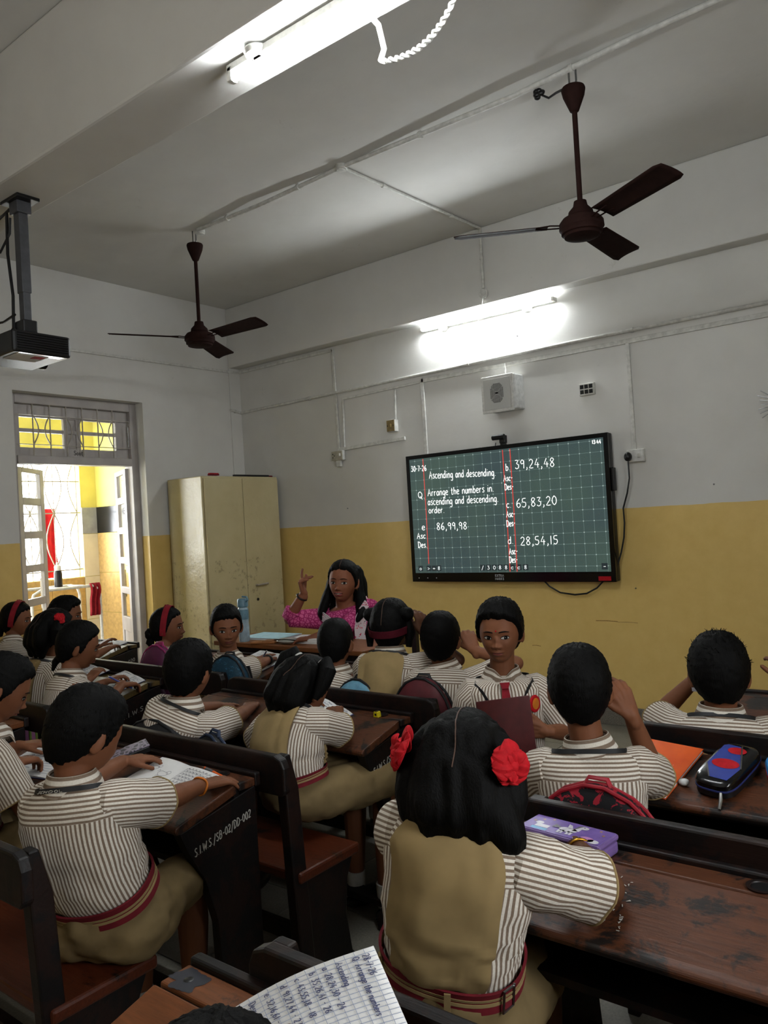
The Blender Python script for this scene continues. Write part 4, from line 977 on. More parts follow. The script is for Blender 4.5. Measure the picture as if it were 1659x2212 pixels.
    # face details
    if face:
        def fp(u, v, lift=.0006): 
            D = face_dir(u, v); P = headpt(D, True, hs, smile); return H(P+np.array([0, lift*hs, 0])+D*lift*hs*.4)
        for sg in (-1, 1):
            cx, cz = sg*.0305, -.0075
            def alm(s_, t_, w=.0138, h=.0062, lift=.0007):
                u = cx+w*s_; hh = h*np.sqrt(max(1-s_*s_, 0))*(1 if t_ > 0 else .72); return fp(u, cz+sg*s_*.0006*0+.0008*(s_*sg)+hh*t_, lift)[0]
            e = MB().grid(lambda a, b: alm(2*a-1, 2*b-1), 14, 6).build('eye', M['eye'], body)
            ix, iz = cx+gaze[0]*.005, cz+gaze[1]*.003
            MB().grid(lambda a, b: fp(ix+.0062*(.1+.9*a)*math.cos(2*PI*b), np.clip(iz+.0062*(.1+.9*a)*math.sin(2*PI*b), cz-.0044, cz+.0056), .0012)[0], 4, 20).build('iris', M['iris'], e)
            MB().ellip(fp(ix+.0015, iz+.002, .0016)[0], (.0008*hs,)*3, None, 6, 4).build('glint', M['teeth'], e)
            ls = np.linspace(-1, 1, 13); up = [fp(cx+.0148*s_, cz+.0008*s_*sg+.0066*math.sqrt(max(1-s_*s_, 0)), .0012)[0] for s_ in ls]
            MB().tube(up, [.0006+.0012*math.sqrt(max(1-abs(s_)**3, 0)) for s_ in ls], 6).build('eyelashes', M['hair'], e)
            lo = [fp(cx+.0142*s_, cz+.0008*s_*sg-.0048*math.sqrt(max(1-s_*s_, 0)), .0010)[0] for s_ in ls]; MB().tube(lo, .0006, 5).build('lower_lashes', M['hair'], e)
            br = [fp(sg*(.011+.034*t), .0125+.0055*math.sin(t*2.3)-.004*t, .0012)[0] for t in np.linspace(0, 1, 12)]
            MB().tube(br, [.0014+.0016*math.sin(PI*min(t*.9+.12, 1)) for t in np.linspace(0, 1, 12)], 8, flat=.8).build('eyebrow', M['hair'], body)
            MB().ellip(fp(sg*.0062, -.0468, -.0002)[0], (.0024*hs, .0016*hs, .0014*hs), Rh, 8, 6).build('nostril', M['iris'], body)
        gap = .0004+.0085*smile; W_ = .0195+.004*smile
        def lip(s_, t_, top):
            u = W_*s_; e = 1-s_*s_
            mid = -.0633+.003*smile*s_*s_; 
            if top: lo_, hi = mid+gap*.35*e, mid+gap*.35*e+(.0060-.0018*math.exp(-(s_/.18)**2))*e**.7
            else: hi, lo_ = mid-gap*.65*e, mid-gap*.65*e-.0075*e**.6
            return fp(u, lo_+(hi-lo_)*t_, .0008+.0008*math.sin(PI*t_)*e)[0]
        for top in (True, False): MB().grid(lambda a, b: lip(2*a-1, b, top), 16, 5).build('lip', M['lipsT' if teacher else 'lips'], body)
        MB().tube([fp(W_*s_, -.0633+.003*smile*s_*s_, .0006)[0] for s_ in np.linspace(-1, 1, 13)], .0009+.0012*smile, 6).build('mouth_line', M['iris'], body)
        if smile > .3:
            MB().grid(lambda a, b: fp(W_*.8*(2*a-1), -.0633+.003*smile*(2*a-1)**2*.6+gap*(.35-.62*b)*(1-.7*(2*a-1)**2), .0011)[0], 12, 3).build('teeth', M['teeth'], body)
    # hair
    hc = hair_cap(H, hs, T, 'boy' if hair == 'boy' else 'girl', seed, fringe, low=0 if hair == 'boy' else 1).build('hair', M['hair'], body)
    def hp_(az, el, lift): 
        D = np.array([math.sin(rad(az))*math.cos(rad(el)), math.cos(rad(az))*math.cos(rad(el)), math.sin(rad(el))]); return H(headpt(D, False)[0]*hs+D*lift*hs)[0]
    # clothes
    n = 56; th = np.arange(n)*2*PI/n
    if not teacher:
        ts = list(np.linspace(-.06, .80, 17))+[.803]+list(np.linspace(.82, .94, 7))+[.96, .98, 1.0, 1.02]
        mid = sp.pt(.5, np.arange(n+1)*2*PI/n); arc = np.concatenate([[0], np.cumsum(np.linalg.norm(np.diff(mid, axis=0), axis=1))])/STRIPE_P; arc = np.round(arc[-1])*arc/arc[-1]*STRIPE_P
        rings = [sp.pt(t, th, .004, wr=.075) for t in ts]
        def uvs(i, j):
            back = PI <= th[j] < 2*PI; t0, t1 = ts[i]*.42*k, ts[i+1]*.42*k
            if back and ts[i] > .79: return [(t0, 0), (t0, 1), (t1, 1), (t1, 0)]
            return [(arc[j], t0), (arc[j+1], t0), (arc[j+1], t1), (arc[j], t1)]
        sh = MB().rings(rings, True, True, uvs).build('shirt', M['shirt'], body)
        for sg, (S_, E, W) in arms.items():
            C = sp.c(.86); S0 = S_+(C-S_)*.30; u = unit(E-S_); L = np.linalg.norm(E-S_)
            P = [S0, S_+(C-S_)*.1, S_+u*.02*k, S_+u*L*.22, S_+u*L*.40, S_+u*L*.55, S_+u*L*.70, S_+u*L*.80, S_+u*L*.80, S_+u*L*.74]
            R_ = [.052, .060, .0625, .062, .061, .061, .062, .063, .059, .046]
            q = MB().tube(P, [x*k for x in R_], 32, caps=False); V = np.array(q.v)
            nz = vnoise(V*24+seed*3)+.7*vnoise(V*np.array([40, 40, 40.])+seed); ctr = np.repeat(np.array(P), 32, 0); dirs = V-ctr; dirs /= np.maximum(np.linalg.norm(dirs, axis=1), 1e-6)[:, None]
            V += dirs*(nz*.008*k)[:, None]+V3((0, 0, -.004))*k; q.v = [tuple(p) for p in V]
            per = round(2*PI*.061*k/STRIPE_P)*STRIPE_P; q.uv = []
            for i in range(len(P)-1):
                for j in range(32): a_, b_ = per*j/32, per*(j+1)/32; q.uv.append([(a_, 0), (b_, 0), (b_, 1), (a_, 1)])
            sl = q.build('sleeve', M['shirt'], body); V = q.v[7*32:8*32]
            MB().tube(V+V[:1], .0028*k, 6, caps=False).build('cuff_piping', M['khaki'], sl)
        if collar:
            ax = unit(nk-neck); F0 = sp.frame(1.0)[1]; F1 = unit(F0-ax*np.dot(F0, ax)); R1 = np.cross(F1, ax); c0 = neck+ax*.002*k; rows = []; nc = 48
            for rr_, zz in ((.050, .0), (.0505, .026), (.0525, .034), (.0565, .033), (.064, .012), (.074, -.010), (.073, -.013), (.060, .004), (.052, -.012)):
                row = []
                for j in range(nc):
                    ph = 2*PI*j/nc; fr = math.exp(-((abs((ph+PI) % (2*PI)-PI)-.36)/.22)**2); drop = (1+1.3*fr) if zz < .03 and rr_ > .055 else 1
                    z_ = zz if zz > .012 or rr_ < .06 else .012+(zz-.012)*drop
                    op = math.exp(-(abs((ph+PI) % (2*PI)-PI)/.42)**2); z_ = z_*(1-.85*op) if z_ > 0 else z_
                    row.append(c0+(R1*math.sin(ph)*1.06+F1*math.cos(ph)*.98)*(rr_+(.010*fr if rr_ > .06 else 0))*k*min(hs, 1.05)+ax*z_*k-F1*.004)
                rows.append(row)
            m2 = MB().rings(rows, False, True, lambda i, j: [(i*.011, 0), (i*.011, 1), ((i+1)*.011, 1), ((i+1)*.011, 0)])
            m2.build('collar', M['shirt'], sh)
    if lanyard:
        pts = [sp.pt(.50, PI/2+.10, .010)[0], sp.pt(.70, PI/2+.25, .010)[0], sp.pt(.88, PI/2+.5, .009)[0], sp.pt(.945, PI/2+.95, .009)[0]]
        pts += [sp.pt(.978, a, .016)[0] for a in np.linspace(PI+.2, 2*PI-.2, 13)]
        pts += [sp.pt(.945, PI/2-.95, .009)[0], sp.pt(.88, PI/2-.5, .010)[0], sp.pt(.70, PI/2-.25, .011)[0], sp.pt(.50, PI/2-.10, .012)[0]]
        nn = [unit(p-sp.c(.8 if i in (0, 1, len(pts)-1, len(pts)-2) else .9)) for i, p in enumerate(pts)]
        ly = MB().ribbon(pts, nn, .012*k, .002).build('lanyard', M['lanyard'], body)
    if not teacher:
        bw = np.linspace(-.10, .08, 7); bt = MB().rings([sp.pt(bw[0], th, .011)]+[sp.pt(t, th, .0165) for t in bw]+[sp.pt(bw[-1], th, .011)], False).build('belt', M['maroon'], body)
        for t0, t1 in ((-.040, -.016), (-.004, .020)): MB().rings([sp.pt(t0, th, .0145), sp.pt(t0, th, .0178), sp.pt((t0+t1)/2, th, .0180), sp.pt(t1, th, .0178), sp.pt(t1, th, .0145)], False).build('belt_stripe', M['khaki'], bt)
        if girl:
            def panel(front):
                tl = list(np.linspace(.07, .94, 22))+[.96, .975]; rows = []
                for t in tl:
                    a, b = sp.ab(t); w = np.interp(t, [0, .3, .6, .85, .93, .975], [.082, .092, .100, .104, .096, .062 if not front else .06])*k; w = min(w, a*.97)
                    x = math.acos(min((w/(a+.01))**(2.35/2), 1)); tt = np.linspace(x, PI-x, 22)+(0 if front else PI)
                    o = sp.pt(t, tt, .0155, wr=.10); i_ = sp.pt(t, tt[::-1], .006, wr=.10); rows.append(np.vstack([o, i_]))
                return MB().rings(rows)
            for fr in (False, True): panel(fr).build('pinafore_panel', M['khaki'], body)
        # shorts, trousers or skirt
        hz = V3((hips[0], hips[1], hips[2]-.03 if stand else (zseat+.075+hips[2]-.02)/2)); b = MB(); b.ellip(hz, (.127*k*wide, .100*k, (hips[2]-zseat)/2+.035 if not stand else .09), rotz(yh), 20, 14)
        if legs:
            if stand:
                for hp, kn in knees: b.capsule(hp, hp+(kn-hp)*.72, .08*k, .078*k, 16)
                b.ellip(hips-V3((0, 0, .03)), (.122*k, .092*k, .10*k), rotz(yh), 20, 14)
            else:
                for hp, kn in knees: b.capsule(hp, hp+(kn-hp)*.98, .086*k, .074*k if not girl else .080*k, 16)
                if girl: b.capsule(V3((hips[0], hips[1], zseat+.075)), (knees[0][1]+knees[1][1])/2, .085*k, .07*k, 16)
        bme = remesh(b, .013, 3); nv_ = len(bme.vertices); c_ = np.empty(nv_*3); bme.vertices.foreach_get('co', c_); c_ = c_.reshape(-1, 3)
        cc = c_-c_.mean(0); cc /= np.maximum(np.linalg.norm(cc, axis=1), 1e-6)[:, None]; c_ += cc*((vnoise(c_*np.array([13, 13, 20.])+seed)*.022+np.abs(vnoise(c_*np.array([22, 22, 34.])+seed))*.02-.004)*k)[:, None]; bme.vertices.foreach_set('co', c_.ravel())
        as_obj(bme, 'skirt' if girl else 'trousers', M['khaki_d'], body)
        if legs:
            for sg, (hp, kn) in zip((-1, 1), knees):
                an = V3((kn[0], kn[1], .055))-(0 if stand else .02)*f
                MB().ellip(an+f*.045*k-V3((0, 0, .022)), (.038*k, .105*k, .034), rotz(yh), 16, 10).build('shoe', M['shoe'], body)
                MB().tube([an+V3((0, 0, .0)), an+V3((0, 0, .09))], [.034*k, .037*k], 14).build('sock', plain('white sock', 'b9b7b2') if 'sock' not in M else M['sock'], body)
    ctx = dict(body=body, sp=sp, H=H, hp=hp_, Rh=Rh, hair=hc, k=k, hs=hs, arms=arms, head=head, neck=neck, nk=nk)
    if extra: extra(ctx)
    return body
M['sock'] = plain('white sock', 'b0aea8', .9)
# ---- hair dressing
def ribbon_bow(ctx, az, el, r=.034, lift=.018, seed=0, col='ribbon', drop=0):
    """crumpled scrunchie: two rings of rounded, cupped folds round a knot"""
    c = ctx['hp'](az, el, lift); n_ = unit(c-ctx['head']); a = unit(np.cross(n_, V3((0, 0, 1)))); b = np.cross(n_, a); rnd = random.Random(seed+11); m = MB()
    for ring_, (cnt, rr_, lz) in enumerate(((7, 1.0, .0), (5, .72, .012))):
        for q in range(cnt):
            ang = q*2*PI/cnt+rnd.uniform(-.3, .3); dd = a*math.cos(ang)+b*math.sin(ang); side = np.cross(n_, dd); L = r*rr_*rnd.uniform(.9, 1.25); tw = rnd.uniform(-.6, .6); up = rnd.uniform(.2, .9)
            def pet(u, v):
                s = (v-.5)*2; w = L*.62*math.sqrt(max(math.sin(PI*min(u*.93+.05, 1)), .02))
                return c+dd*L*u+side*s*w+n_*(lz+L*up*.55*math.sin(PI*u*.9)-L*.30*s*s*math.sin(PI*u)+tw*s*w*.5+.003*math.sin(9*s+q))
            m.grid(pet, 8, 8)
    m.ellip(c+n_*.006, (r*.40,)*3, None, 12, 8, .2, 60)
    o = m.build('ribbon_bow', M[col], ctx['hair']); s = o.modifiers.new('cloth', 'SOLIDIFY'); s.thickness = .0025; o.modifiers.new('soft', 'SUBSURF').levels = 1; o.modifiers['soft'].render_levels = 1; return o
def hair_mass(ctx, parts, voxel=.0065, name='hair_length'):
    """locks given in head coordinates, melted into one smooth fall of hair"""
    m = MB(); hs = ctx['hs']
    for pts, r in parts:
        P = [ctx['H'](np.array(p)*hs)[0] for p in pts]
        for i in range(len(P)-1): m.capsule(P[i], P[i+1], r[i]*hs, r[i+1]*hs, 14)
    me = remesh(m, voxel, 10); n = len(me.vertices); co = np.empty(n*3); me.vertices.foreach_get('co', co); co = co.reshape(-1, 3); q = (co-ctx['head']) @ ctx['Rh']
    d = co-ctx['head']; d /= np.maximum(np.linalg.norm(d, axis=1), 1e-6)[:, None]; co += d*((vnoise(q*np.array([110, 110, 12.]))*.007+vnoise(q*np.array([45, 45, 6.])+4)*.008)*hs)[:, None]
    me.vertices.foreach_set('co', co.ravel()); return as_obj(me, name, M['hair'], ctx['hair'])
def tufts(c, n=700, L=.016, seed=0):
    """short locks lying on the cap so that the crop does not read as a smooth helmet"""
    m = MB(); rnd = random.Random(seed+5)
    for q in range(n):
        az = rnd.uniform(0, 360); el = math.degrees(math.asin(rnd.uniform(.05, 1)))
        if (az < 80 or az > 280) and el < 55: continue
        f = .0135 if el > 25 else .011; da = rnd.uniform(-6, 10); m.tube([c['hp'](az, el, f-.004), c['hp'](az+da*.5, el-3, f+.001), c['hp'](az+da, el-7, f+rnd.uniform(-.001, .004))], [.0022, .0018, .0004], 4)
    m.build('hair_tufts', M['hair'], c['hair'])['kind'] = 'stuff'
def tail(ctx, pts, r, name='ponytail', seed=0):
    m = MB().tube(pts, r, 22); V = np.array(m.v); c = np.repeat(np.array([V3(p) for p in pts]), 22, 0); d = V-c; L = np.maximum(np.linalg.norm(d, axis=1), 1e-6)
    V += d/L[:, None]*(vnoise(V*np.array([120, 120, 18.])+seed)*.30*L)[:, None]; m.v = [tuple(p) for p in V]; return m.build(name, M['hair'], ctx['hair'])
def nape_band(ctx, el=-16, w=.03, col='band', lift=.018):
    pts = []; nr = []
    for a in np.linspace(0, 360, 61):
        e = rad(el+26*(.5+.5*math.cos(rad(a)))); D = np.array([math.sin(rad(a))*math.cos(e), math.cos(rad(a))*math.cos(e), math.sin(e)]); pts.append(ctx['H'](headpt(D, False)[0]*ctx['hs']+D*lift*ctx['hs'])[0]); nr.append(ctx['Rh'] @ D)
    return MB().ribbon(pts, nr, w*ctx['hs'], .004).build('hair_band', M[col], ctx['hair'])
def head_band(ctx, tilt=8, w=.026, col='band', span=112, lift=.014):
    pts = []; nr = []
    for a in np.linspace(-span, span, 41):
        D = np.array([math.sin(rad(a)), 0, math.cos(rad(a))]); D = np.array(Matrix.Rotation(rad(-tilt), 3, 'X')) @ D; P = ctx['H'](headpt(D, False)[0]*ctx['hs']+D*lift*ctx['hs'])[0]; pts.append(P); nr.append(ctx['Rh'] @ D)
    return MB().ribbon(pts, nr, w*ctx['hs'], .004).build('hair_band', M[col], ctx['hair'])
M['parting'] = plain('scalp in the parting', '4a3428', .6)
def parting(ctx, lift=.0, a0=25, a1=175):
    from mathutils.bvhtree import BVHTree
    V = []; Fc = []
    for o in [ctx['hair']]+[c for c in ctx['hair'].children if c.name.startswith('hair_length')]:
        n0 = len(V); W = wm(o); V += [W @ v.co for v in o.data.vertices]; Fc += [tuple(i+n0 for i in p.vertices) for p in o.data.polygons]
    bv = BVHTree.FromPolygons(V, Fc); pts = []; nr = []
    for a in np.linspace(a0, a1, 34):
        D = np.array([.02*math.sin(a*.09), math.cos(rad(a)), math.sin(rad(a))]); D /= np.linalg.norm(D); W_ = ctx['Rh'] @ D; h = bv.ray_cast(Vector(ctx['head']+W_*.3), Vector(-W_))
        if h[0] is not None: pts.append(V3(h[0])+W_*.0006); nr.append(W_)
    MB().ribbon(pts, nr, .0022, .0012).build('hair_parting', M['parting'], ctx['hair'])
# ------------------------------------------------------------------ the class
def A(w, e, d=None, n=(0, 0, -1), curl=.35, **k): return dict(w=w, e=e, d=d, n=n, curl=curl, **k)
def scrunch_side(c): pass
# 1 boy with the open workbook
def x1(c):
    tufts(c)
    E_, W_ = c['arms'][1][1:]; u = unit(W_-E_); p = W_-u*.012
    x = unit(np.cross(u, V3((0, 0, 1)))); y = np.cross(x, u); m = MB()
    m.tube([p+(x*math.cos(a)+y*math.sin(a))*.0255+u*.004*math.sin(3*a) for a in np.linspace(0, 2*PI, 25)], .0032, 8); m.build('thread_bracelet', plain('orange thread', 'c06a12', .6), c['body'])
    m = MB(); sp = c['sp']; write(m, 'SCHOOL', lambda a, b: sp.pt(.978+b*1.5, 3*PI/2+a/.075, .0195)[0], -.03, -.006, .008, x1=.02, pen=.0016, nrm=unit(-sp.frame(.95)[1]), th=.0006)
    m.build('lanyard_lettering', M['stencil'], c['body'], smooth=False)['kind'] = 'stuff'
person('boy in striped shirt bent over an open workbook, orange thread on his right wrist', (3.978, -4.143, 0.603), (3.971, -4.204, 0.885), (3.973, -4.166, 1.004), 30, 14, (2, -22, 4), voxel=.0042, seed=1, slouch=.05, extra=x1, 
       armR=A((3.955, -3.80, .758), (4.06, -3.97, .70), (.16, .98, -.05), (0, .0, -1), .22, spread=.2), armL=A((3.56, -3.80, .772), (3.60, -4.0, .74), (.35, .9, -.02), (0, 0, -1), .3, spread=.16), hair='boy', T=.015)
# 2 girl with red ribbons
def x2(c):
    H = c['H']
    pts = []
    for s in (-1, 1):
        pts.append(([(s*.05, -.02, .07), (s*.08, -.035, .04), (s*.098, -.045, .0), (s*.098, -.052, -.045), (s*.09, -.058, -.08), (s*.08, -.064, -.10)], [.03, .028, .03, .032, .028, .014]))
        pts.append(([(s*.03, -.06, .06), (s*.035, -.078, .0), (s*.04, -.085, -.06), (s*.042, -.085, -.105)], [.04, .05, .052, .03]))
    pts.append(([(.06, -.07, -.04), (.078, -.076, -.08), (.095, -.078, -.11), (.112, -.075, -.128)], [.042, .042, .034, .016]))
    pts.append(([(0, -.06, .06), (0, -.08, .0), (0, -.085, -.07), (0, -.08, -.11)], [.04, .05, .05, .03]))
    hair_mass(c, pts); parting(c)
    for az, el, lf, sd in ((-116, 16, .052, 1), (134, 6, .056, 2)): ribbon_bow(c, az, el, .040, lf, sd)
    MB().lathe([(.011, 0), (.012, .003), (.006, .005)], c['hp'](96, 34, .016), 14, np.array(Vector(c['hp'](96, 34, .03)-c['head']).to_track_quat('Z', 'Y').to_matrix())).build('hair_stone', M['metal'], c['hair'])
    sp = c['sp']
    E_, W_ = c['arms'][1][1:]; u = unit(W_-E_); p = W_-u*.03; x = unit(np.cross(u, V3((0, 0, 1)))); y = np.cross(x, u)
    MB().tube([p+(x*math.cos(a)+y*math.sin(a))*.027 for a in np.linspace(0, 2*PI, 25)], .0028, 8).build('gold_bangle', M['brass'], c['body'])
    Rg, F, T = sp.frame(0); q = sp.pt(-.012, -.55, .020)[0]; nn = unit(q-sp.c(0)); a = unit(np.cross(T, nn)); m = MB()
    m.tube([q+a*.014+T*.024, q+a*.014-T*.024, q-a*.014-T*.024, q-a*.014+T*.024, q+a*.014+T*.02], .0025, 6); m.build('belt_buckle', M['metal'], c['body'])
    for th_ in (-1.45, -2.5): MB().ribbon([sp.pt(.085, th_, .019)[0], sp.pt(-.105, th_, .019)[0]], [unit(sp.pt(0, th_, .02)[0]-sp.c(0))], .012, .003).build('belt_loop', M['khaki'], c['body'])
person('girl in khaki pinafore with two red ribbons and a red and gold striped belt', (4.943, -3.986, 0.648), (4.995, -3.988, 0.920), (4.971, -3.944, 0.997), 16, 14, (22, -14, 0), girl=True, k=1.04, voxel=.0055, seed=2, skin='skin2', hair='girl', T=.013, extra=x2,
       armR=A((5.06, -3.66, .762), (5.24, -3.80, .74), (-.75, .6, 0)), armL=A((4.88, -3.68, .76), (4.70, -3.86, .72), (.4, .9, 0)))
# 3 boy with his hand at his ear
person('boy seen from behind touching his right ear, next to the orange book', (4.931, -3.257, 0.587), (4.928, -3.265, 0.857), (4.904, -3.248, 1.009), 24, 22, (26, -4, 0), voxel=.0045, seed=3, hair='boy', T=.016, extra=tufts,
       fore=.235, upper=.20, armR=A((5.015, -3.17, .93), (5.02, -2.96, .66), (-.35, -.1, .95), (-.75, .3, .2), .5), armL=A((4.74, -2.98, .745), (4.68, -3.2, .68)))
# 4 boy by the right edge
def x4(c):
    m = MB()
    for q in range(160):
        r = random.Random(q); az = r.uniform(0, 360); el = r.uniform(15, 88); p = c['hp'](az, el, .014); m.tube([p, c['hp'](az+r.uniform(-12, 12), el+r.uniform(-6, 8), .014+r.uniform(.008, .02))], [.0022, .0004], 4)
    m.build('hair_tufts', M['hair'], c['hair'])['kind'] = 'stuff'
person('spiky haired boy with raised hands at the right edge', (5.088, -2.608, 0.575), (5.088, -2.593, 0.807), (5.081, -2.562, 0.935), 16, 16, (18, -8, 0), voxel=.005, seed=4, hair='boy', T=.018, hs=1.1, k=1.06, extra=x4,
       armR=A((5.27, -2.40, .885), (5.36, -2.55, .74), (-.4, .3, .8), (-.5, .5, .5), .6), armL=A((4.965, -2.43, .885), (4.86, -2.52, .74), (.2, .5, .8), (.5, .6, .3), .6))
# 5, 6, 7 on the bench nearest the teacher
person('boy from behind leaning his right elbow out, below the screen', (3.980, -2.575, 0.575), (3.960, -2.515, 0.865), (3.938, -2.496, 0.984), 20, 20, (22, -6, 0), seed=5, hair='boy', T=.014, lanyard=False,
       armR=A((4.05, -2.41, .93), (4.22, -2.42, .82), (-.5, .2, .8), (-.6, .6, .2), .6), armL=A((3.84, -2.27, .745), (3.76, -2.45, .70)))
def x6(c):
    parting(c); nape_band(c, col='band_dark'); H = c['H']
    for s, sd in ((-1, 1), (1, 2)):
        m = MB().ellip(H(np.array([s*.082, -.028, .052]))[0], (.036, .036, .033), None, 22, 16, .28, 55, sd); o = m.build('hair_bun', M['hair'], c['hair'])
        m2 = MB()
        for q in range(26):
            r = random.Random(q+sd*40); v = unit(V3((r.uniform(-1, 1), r.uniform(-1, 1), r.uniform(-.3, 1)))); p = H(np.array([s*.082, -.028, .052]))[0]+v*.03; m2.tube([p, p+v*.008, p+v*.009+V3((r.uniform(-.01, .01), 0, r.uniform(-.012, .004)))], [.0009, .0007, .0003], 4)
        m2.build('stray_hair', M['hair'], o)['kind'] = 'stuff'
        tail(c, [H(np.array(q))[0] for q in ((s*.085, -.02, .03), (s*.098, -.02, -.03), (s*.094, -.03, -.09))], [.018, .022, .012], 'side_tail', sd)
person('girl in khaki pinafore from behind, hair in two buns with a dark red band', (3.693, -2.593, 0.575), (3.683, -2.523, 0.916), (3.674, -2.493, 1.034), 12, 12, (14, -4, 0), girl=True, seed=6, hair='girl', T=.014, hs=1.04, extra=x6, skin='skin2',
       armR=A((3.80, -2.42, .99), (3.90, -2.46, .80), (-.2, .1, .9), (-.8, .3, 0), .5), armL=A((3.58, -2.28, .745), (3.50, -2.45, .70)))
person('short haired boy from behind directly in front of the teacher', (3.381, -2.628, 0.575), (3.401, -2.568, 0.820), (3.383, -2.546, 0.949), 20, 20, (22, -4, 0), seed=7, hair='boy', T=.010, lanyard=False,
       armR=A((3.52, -2.24, .745), (3.62, -2.4, .70)), armL=A((3.36, -2.24, .745), (3.25, -2.42, .70)))
# 8 girl with two ponytails
def x8(c):
    H = c['H']
    for s, sd in ((-1, 1), (1, 2)):
        o = tail(c, [H(np.array(q))[0] for q in ((s*.055, -.02, .085), (s*.085, -.03, .105), (s*.108, -.035, .08), (s*.112, -.04, .03), (s*.105, -.045, -.03))], [.016, .024, .03, .026, .010], 'ponytail', sd)
        p, q_ = H(np.array([s*.058, -.02, .088]))[0], H(np.array([s*.07, -.024, .097]))[0]; MB().tube([p, q_], .020, 14).build('hair_tie', M['sock'], o)
    hair_mass(c, [([(x, -.05, .06), (x*1.1, -.082, .0), (x*1.15, -.088, -.06), (x*1.1, -.08, -.115)], [.04, .05, .048, .022]) for x in (-.035, 0, .035)]); parting(c)
person('girl with two ponytails writing, khaki pinafore across her back', (3.816, -3.292, 0.625), (3.783, -3.220, 0.834), (3.798, -3.184, 0.910), -8, -10, (2, -24, 10), girl=True, voxel=.005, zseat=.48, seed=8, hair='girl', T=.014, extra=x8, slouch=.05,
       armR=A((3.74, -2.955, .76), (3.93, -3.06, .70), (-.7, .6, 0), curl=.6), armL=A((3.55, -3.0, .745), (3.52, -3.2, .68)))
# 9 boy beside her
person('boy from behind with his right forearm on the brown desk, left of the ponytail girl', (3.318, -3.452, 0.575), (3.378, -3.407, 0.851), (3.372, -3.375, 0.972), 12, 10, (18, -4, 3), voxel=.005, seed=9, hair='boy', T=.016,
       armR=A((3.31, -3.02, .75), (3.46, -3.13, .71), (-.7, .7, 0)), armL=A((3.14, -3.05, .745), (3.1, -3.26, .68)))
# 10 boy looking back
def x10(c):
    E_, W_ = c['arms'][1][1:]; u = unit(W_-E_); x = unit(np.cross(u, V3((0, 0, 1)))); y = np.cross(x, u)
    for d_, r_, mt in ((.03, .0265, 'black'), (.018, .026, 'black'), (.006, .025, 'metal')): MB().tube([W_-u*d_+(x*math.cos(a)+y*math.sin(a))*r_ for a in np.linspace(0, 2*PI, 21)], .003, 6).build('bangle', M[mt], c['body'])
person('boy turning round to look over his right shoulder while writing', (2.587, -2.543, 0.575), (2.607, -2.523, 0.838), (2.625, -2.549, 0.999), -22, -26, (-124, -6, 0), face=1, voxel=.0036, seed=10, hair='boy', T=.012, fringe=.006, extra=x10, lanyard=False, gaze=(.2, 0),
       armR=A((2.56, -2.20, .765), (2.74, -2.33, .71), (-.55, .8, -.1), (0, 0, -1), .75), armL=A((2.42, -2.15, .745), (2.38, -2.36, .69)))
# 11 girl in profile
def bandgirl(c):
    head_band(c, 10, .034, 'band', 118, .015); H = c['H']; ribbon_bow(c, -100, 62, .022, .02, 4, 'band')
    MB().ellip(H(np.array([0, -.105, -.035]))[0], (.034, .034, .036), None, 18, 12, .3, 60).build('hair_bun', M['hair'], c['hair'])
    tail(c, [H(np.array(q))[0] for q in ((0, -.10, -.05), (0, -.112, -.085), (0, -.10, -.12))], [.022, .024, .008], 'ponytail', 3)
person('girl in profile with a dark red headband before the cupboard', (1.944, -2.484, 0.575), (1.944, -2.444, 0.800), (1.938, -2.413, 0.955), -40, -42, (-54, 2, 0), girl=True, face=1, voxel=.004, seed=11, hair='girl', T=.010, hs=1.02, extra=bandgirl, lanyard=False,
       armR=A((2.15, -2.25, .745), (2.10, -2.45, .68)), armL=A((2.05, -2.13, .745), (1.9, -2.25, .68)))
# 12 boy in profile with a blue pen
person('boy with lowered face and a blue pen over the right white notebook', (2.382, -3.329, 0.575), (2.362, -3.279, 0.860), (2.370, -3.236, 0.994), -14, -18, (-30, -12, 0), face=1, voxel=.0042, seed=12, hair='boy', T=.014, extra=lambda c: tail(c, [c['H'](np.array(q))[0] for q in ((-.03, -.07, -.06), (-.035, -.09, -.09), (-.035, -.095, -.13))], [.02, .016, .006], 'nape_lock', 2),
       armR=A((2.36, -3.01, .765), (2.43, -3.13, .71), (-.05, 1, -.1), curl=.6), armL=A((2.16, -2.98, .755), (2.10, -3.1, .70), curl=.5))
# 13 girl with red bows behind him
def x13(c):
    H = c['H']
    for az, sd in ((-105, 3), (105, 4)):
        ribbon_bow(c, az, 38, .030, .024, sd); s = -1 if az < 0 else 1; tail(c, [H(np.array(q))[0] for q in ((s*.08, -.03, .05), (s*.105, -.04, .0), (s*.10, -.05, -.07))], [.02, .034, .012], 'side_tail', sd)
    hair_mass(c, [([(x, -.05, .06), (x*1.1, -.085, .0), (x*1.3, -.09, -.06), (x*1.3, -.085, -.125)], [.04, .05, .05, .024]) for x in (-.04, 0, .04)]); parting(c)
person('girl in khaki pinafore with bright red bows, left of the boy with the blue pen', (1.788, -3.129, 0.575), (1.768, -3.079, 0.858), (1.786, -3.029, 1.016), -6, -8, (-4, -8, 0), girl=True, seed=13, hair='girl', T=.014, extra=x13,
       armR=A((1.95, -2.94, .745), (1.98, -3.1, .69)), armL=A((1.62, -2.9, .745), (1.55, -3.05, .69)))
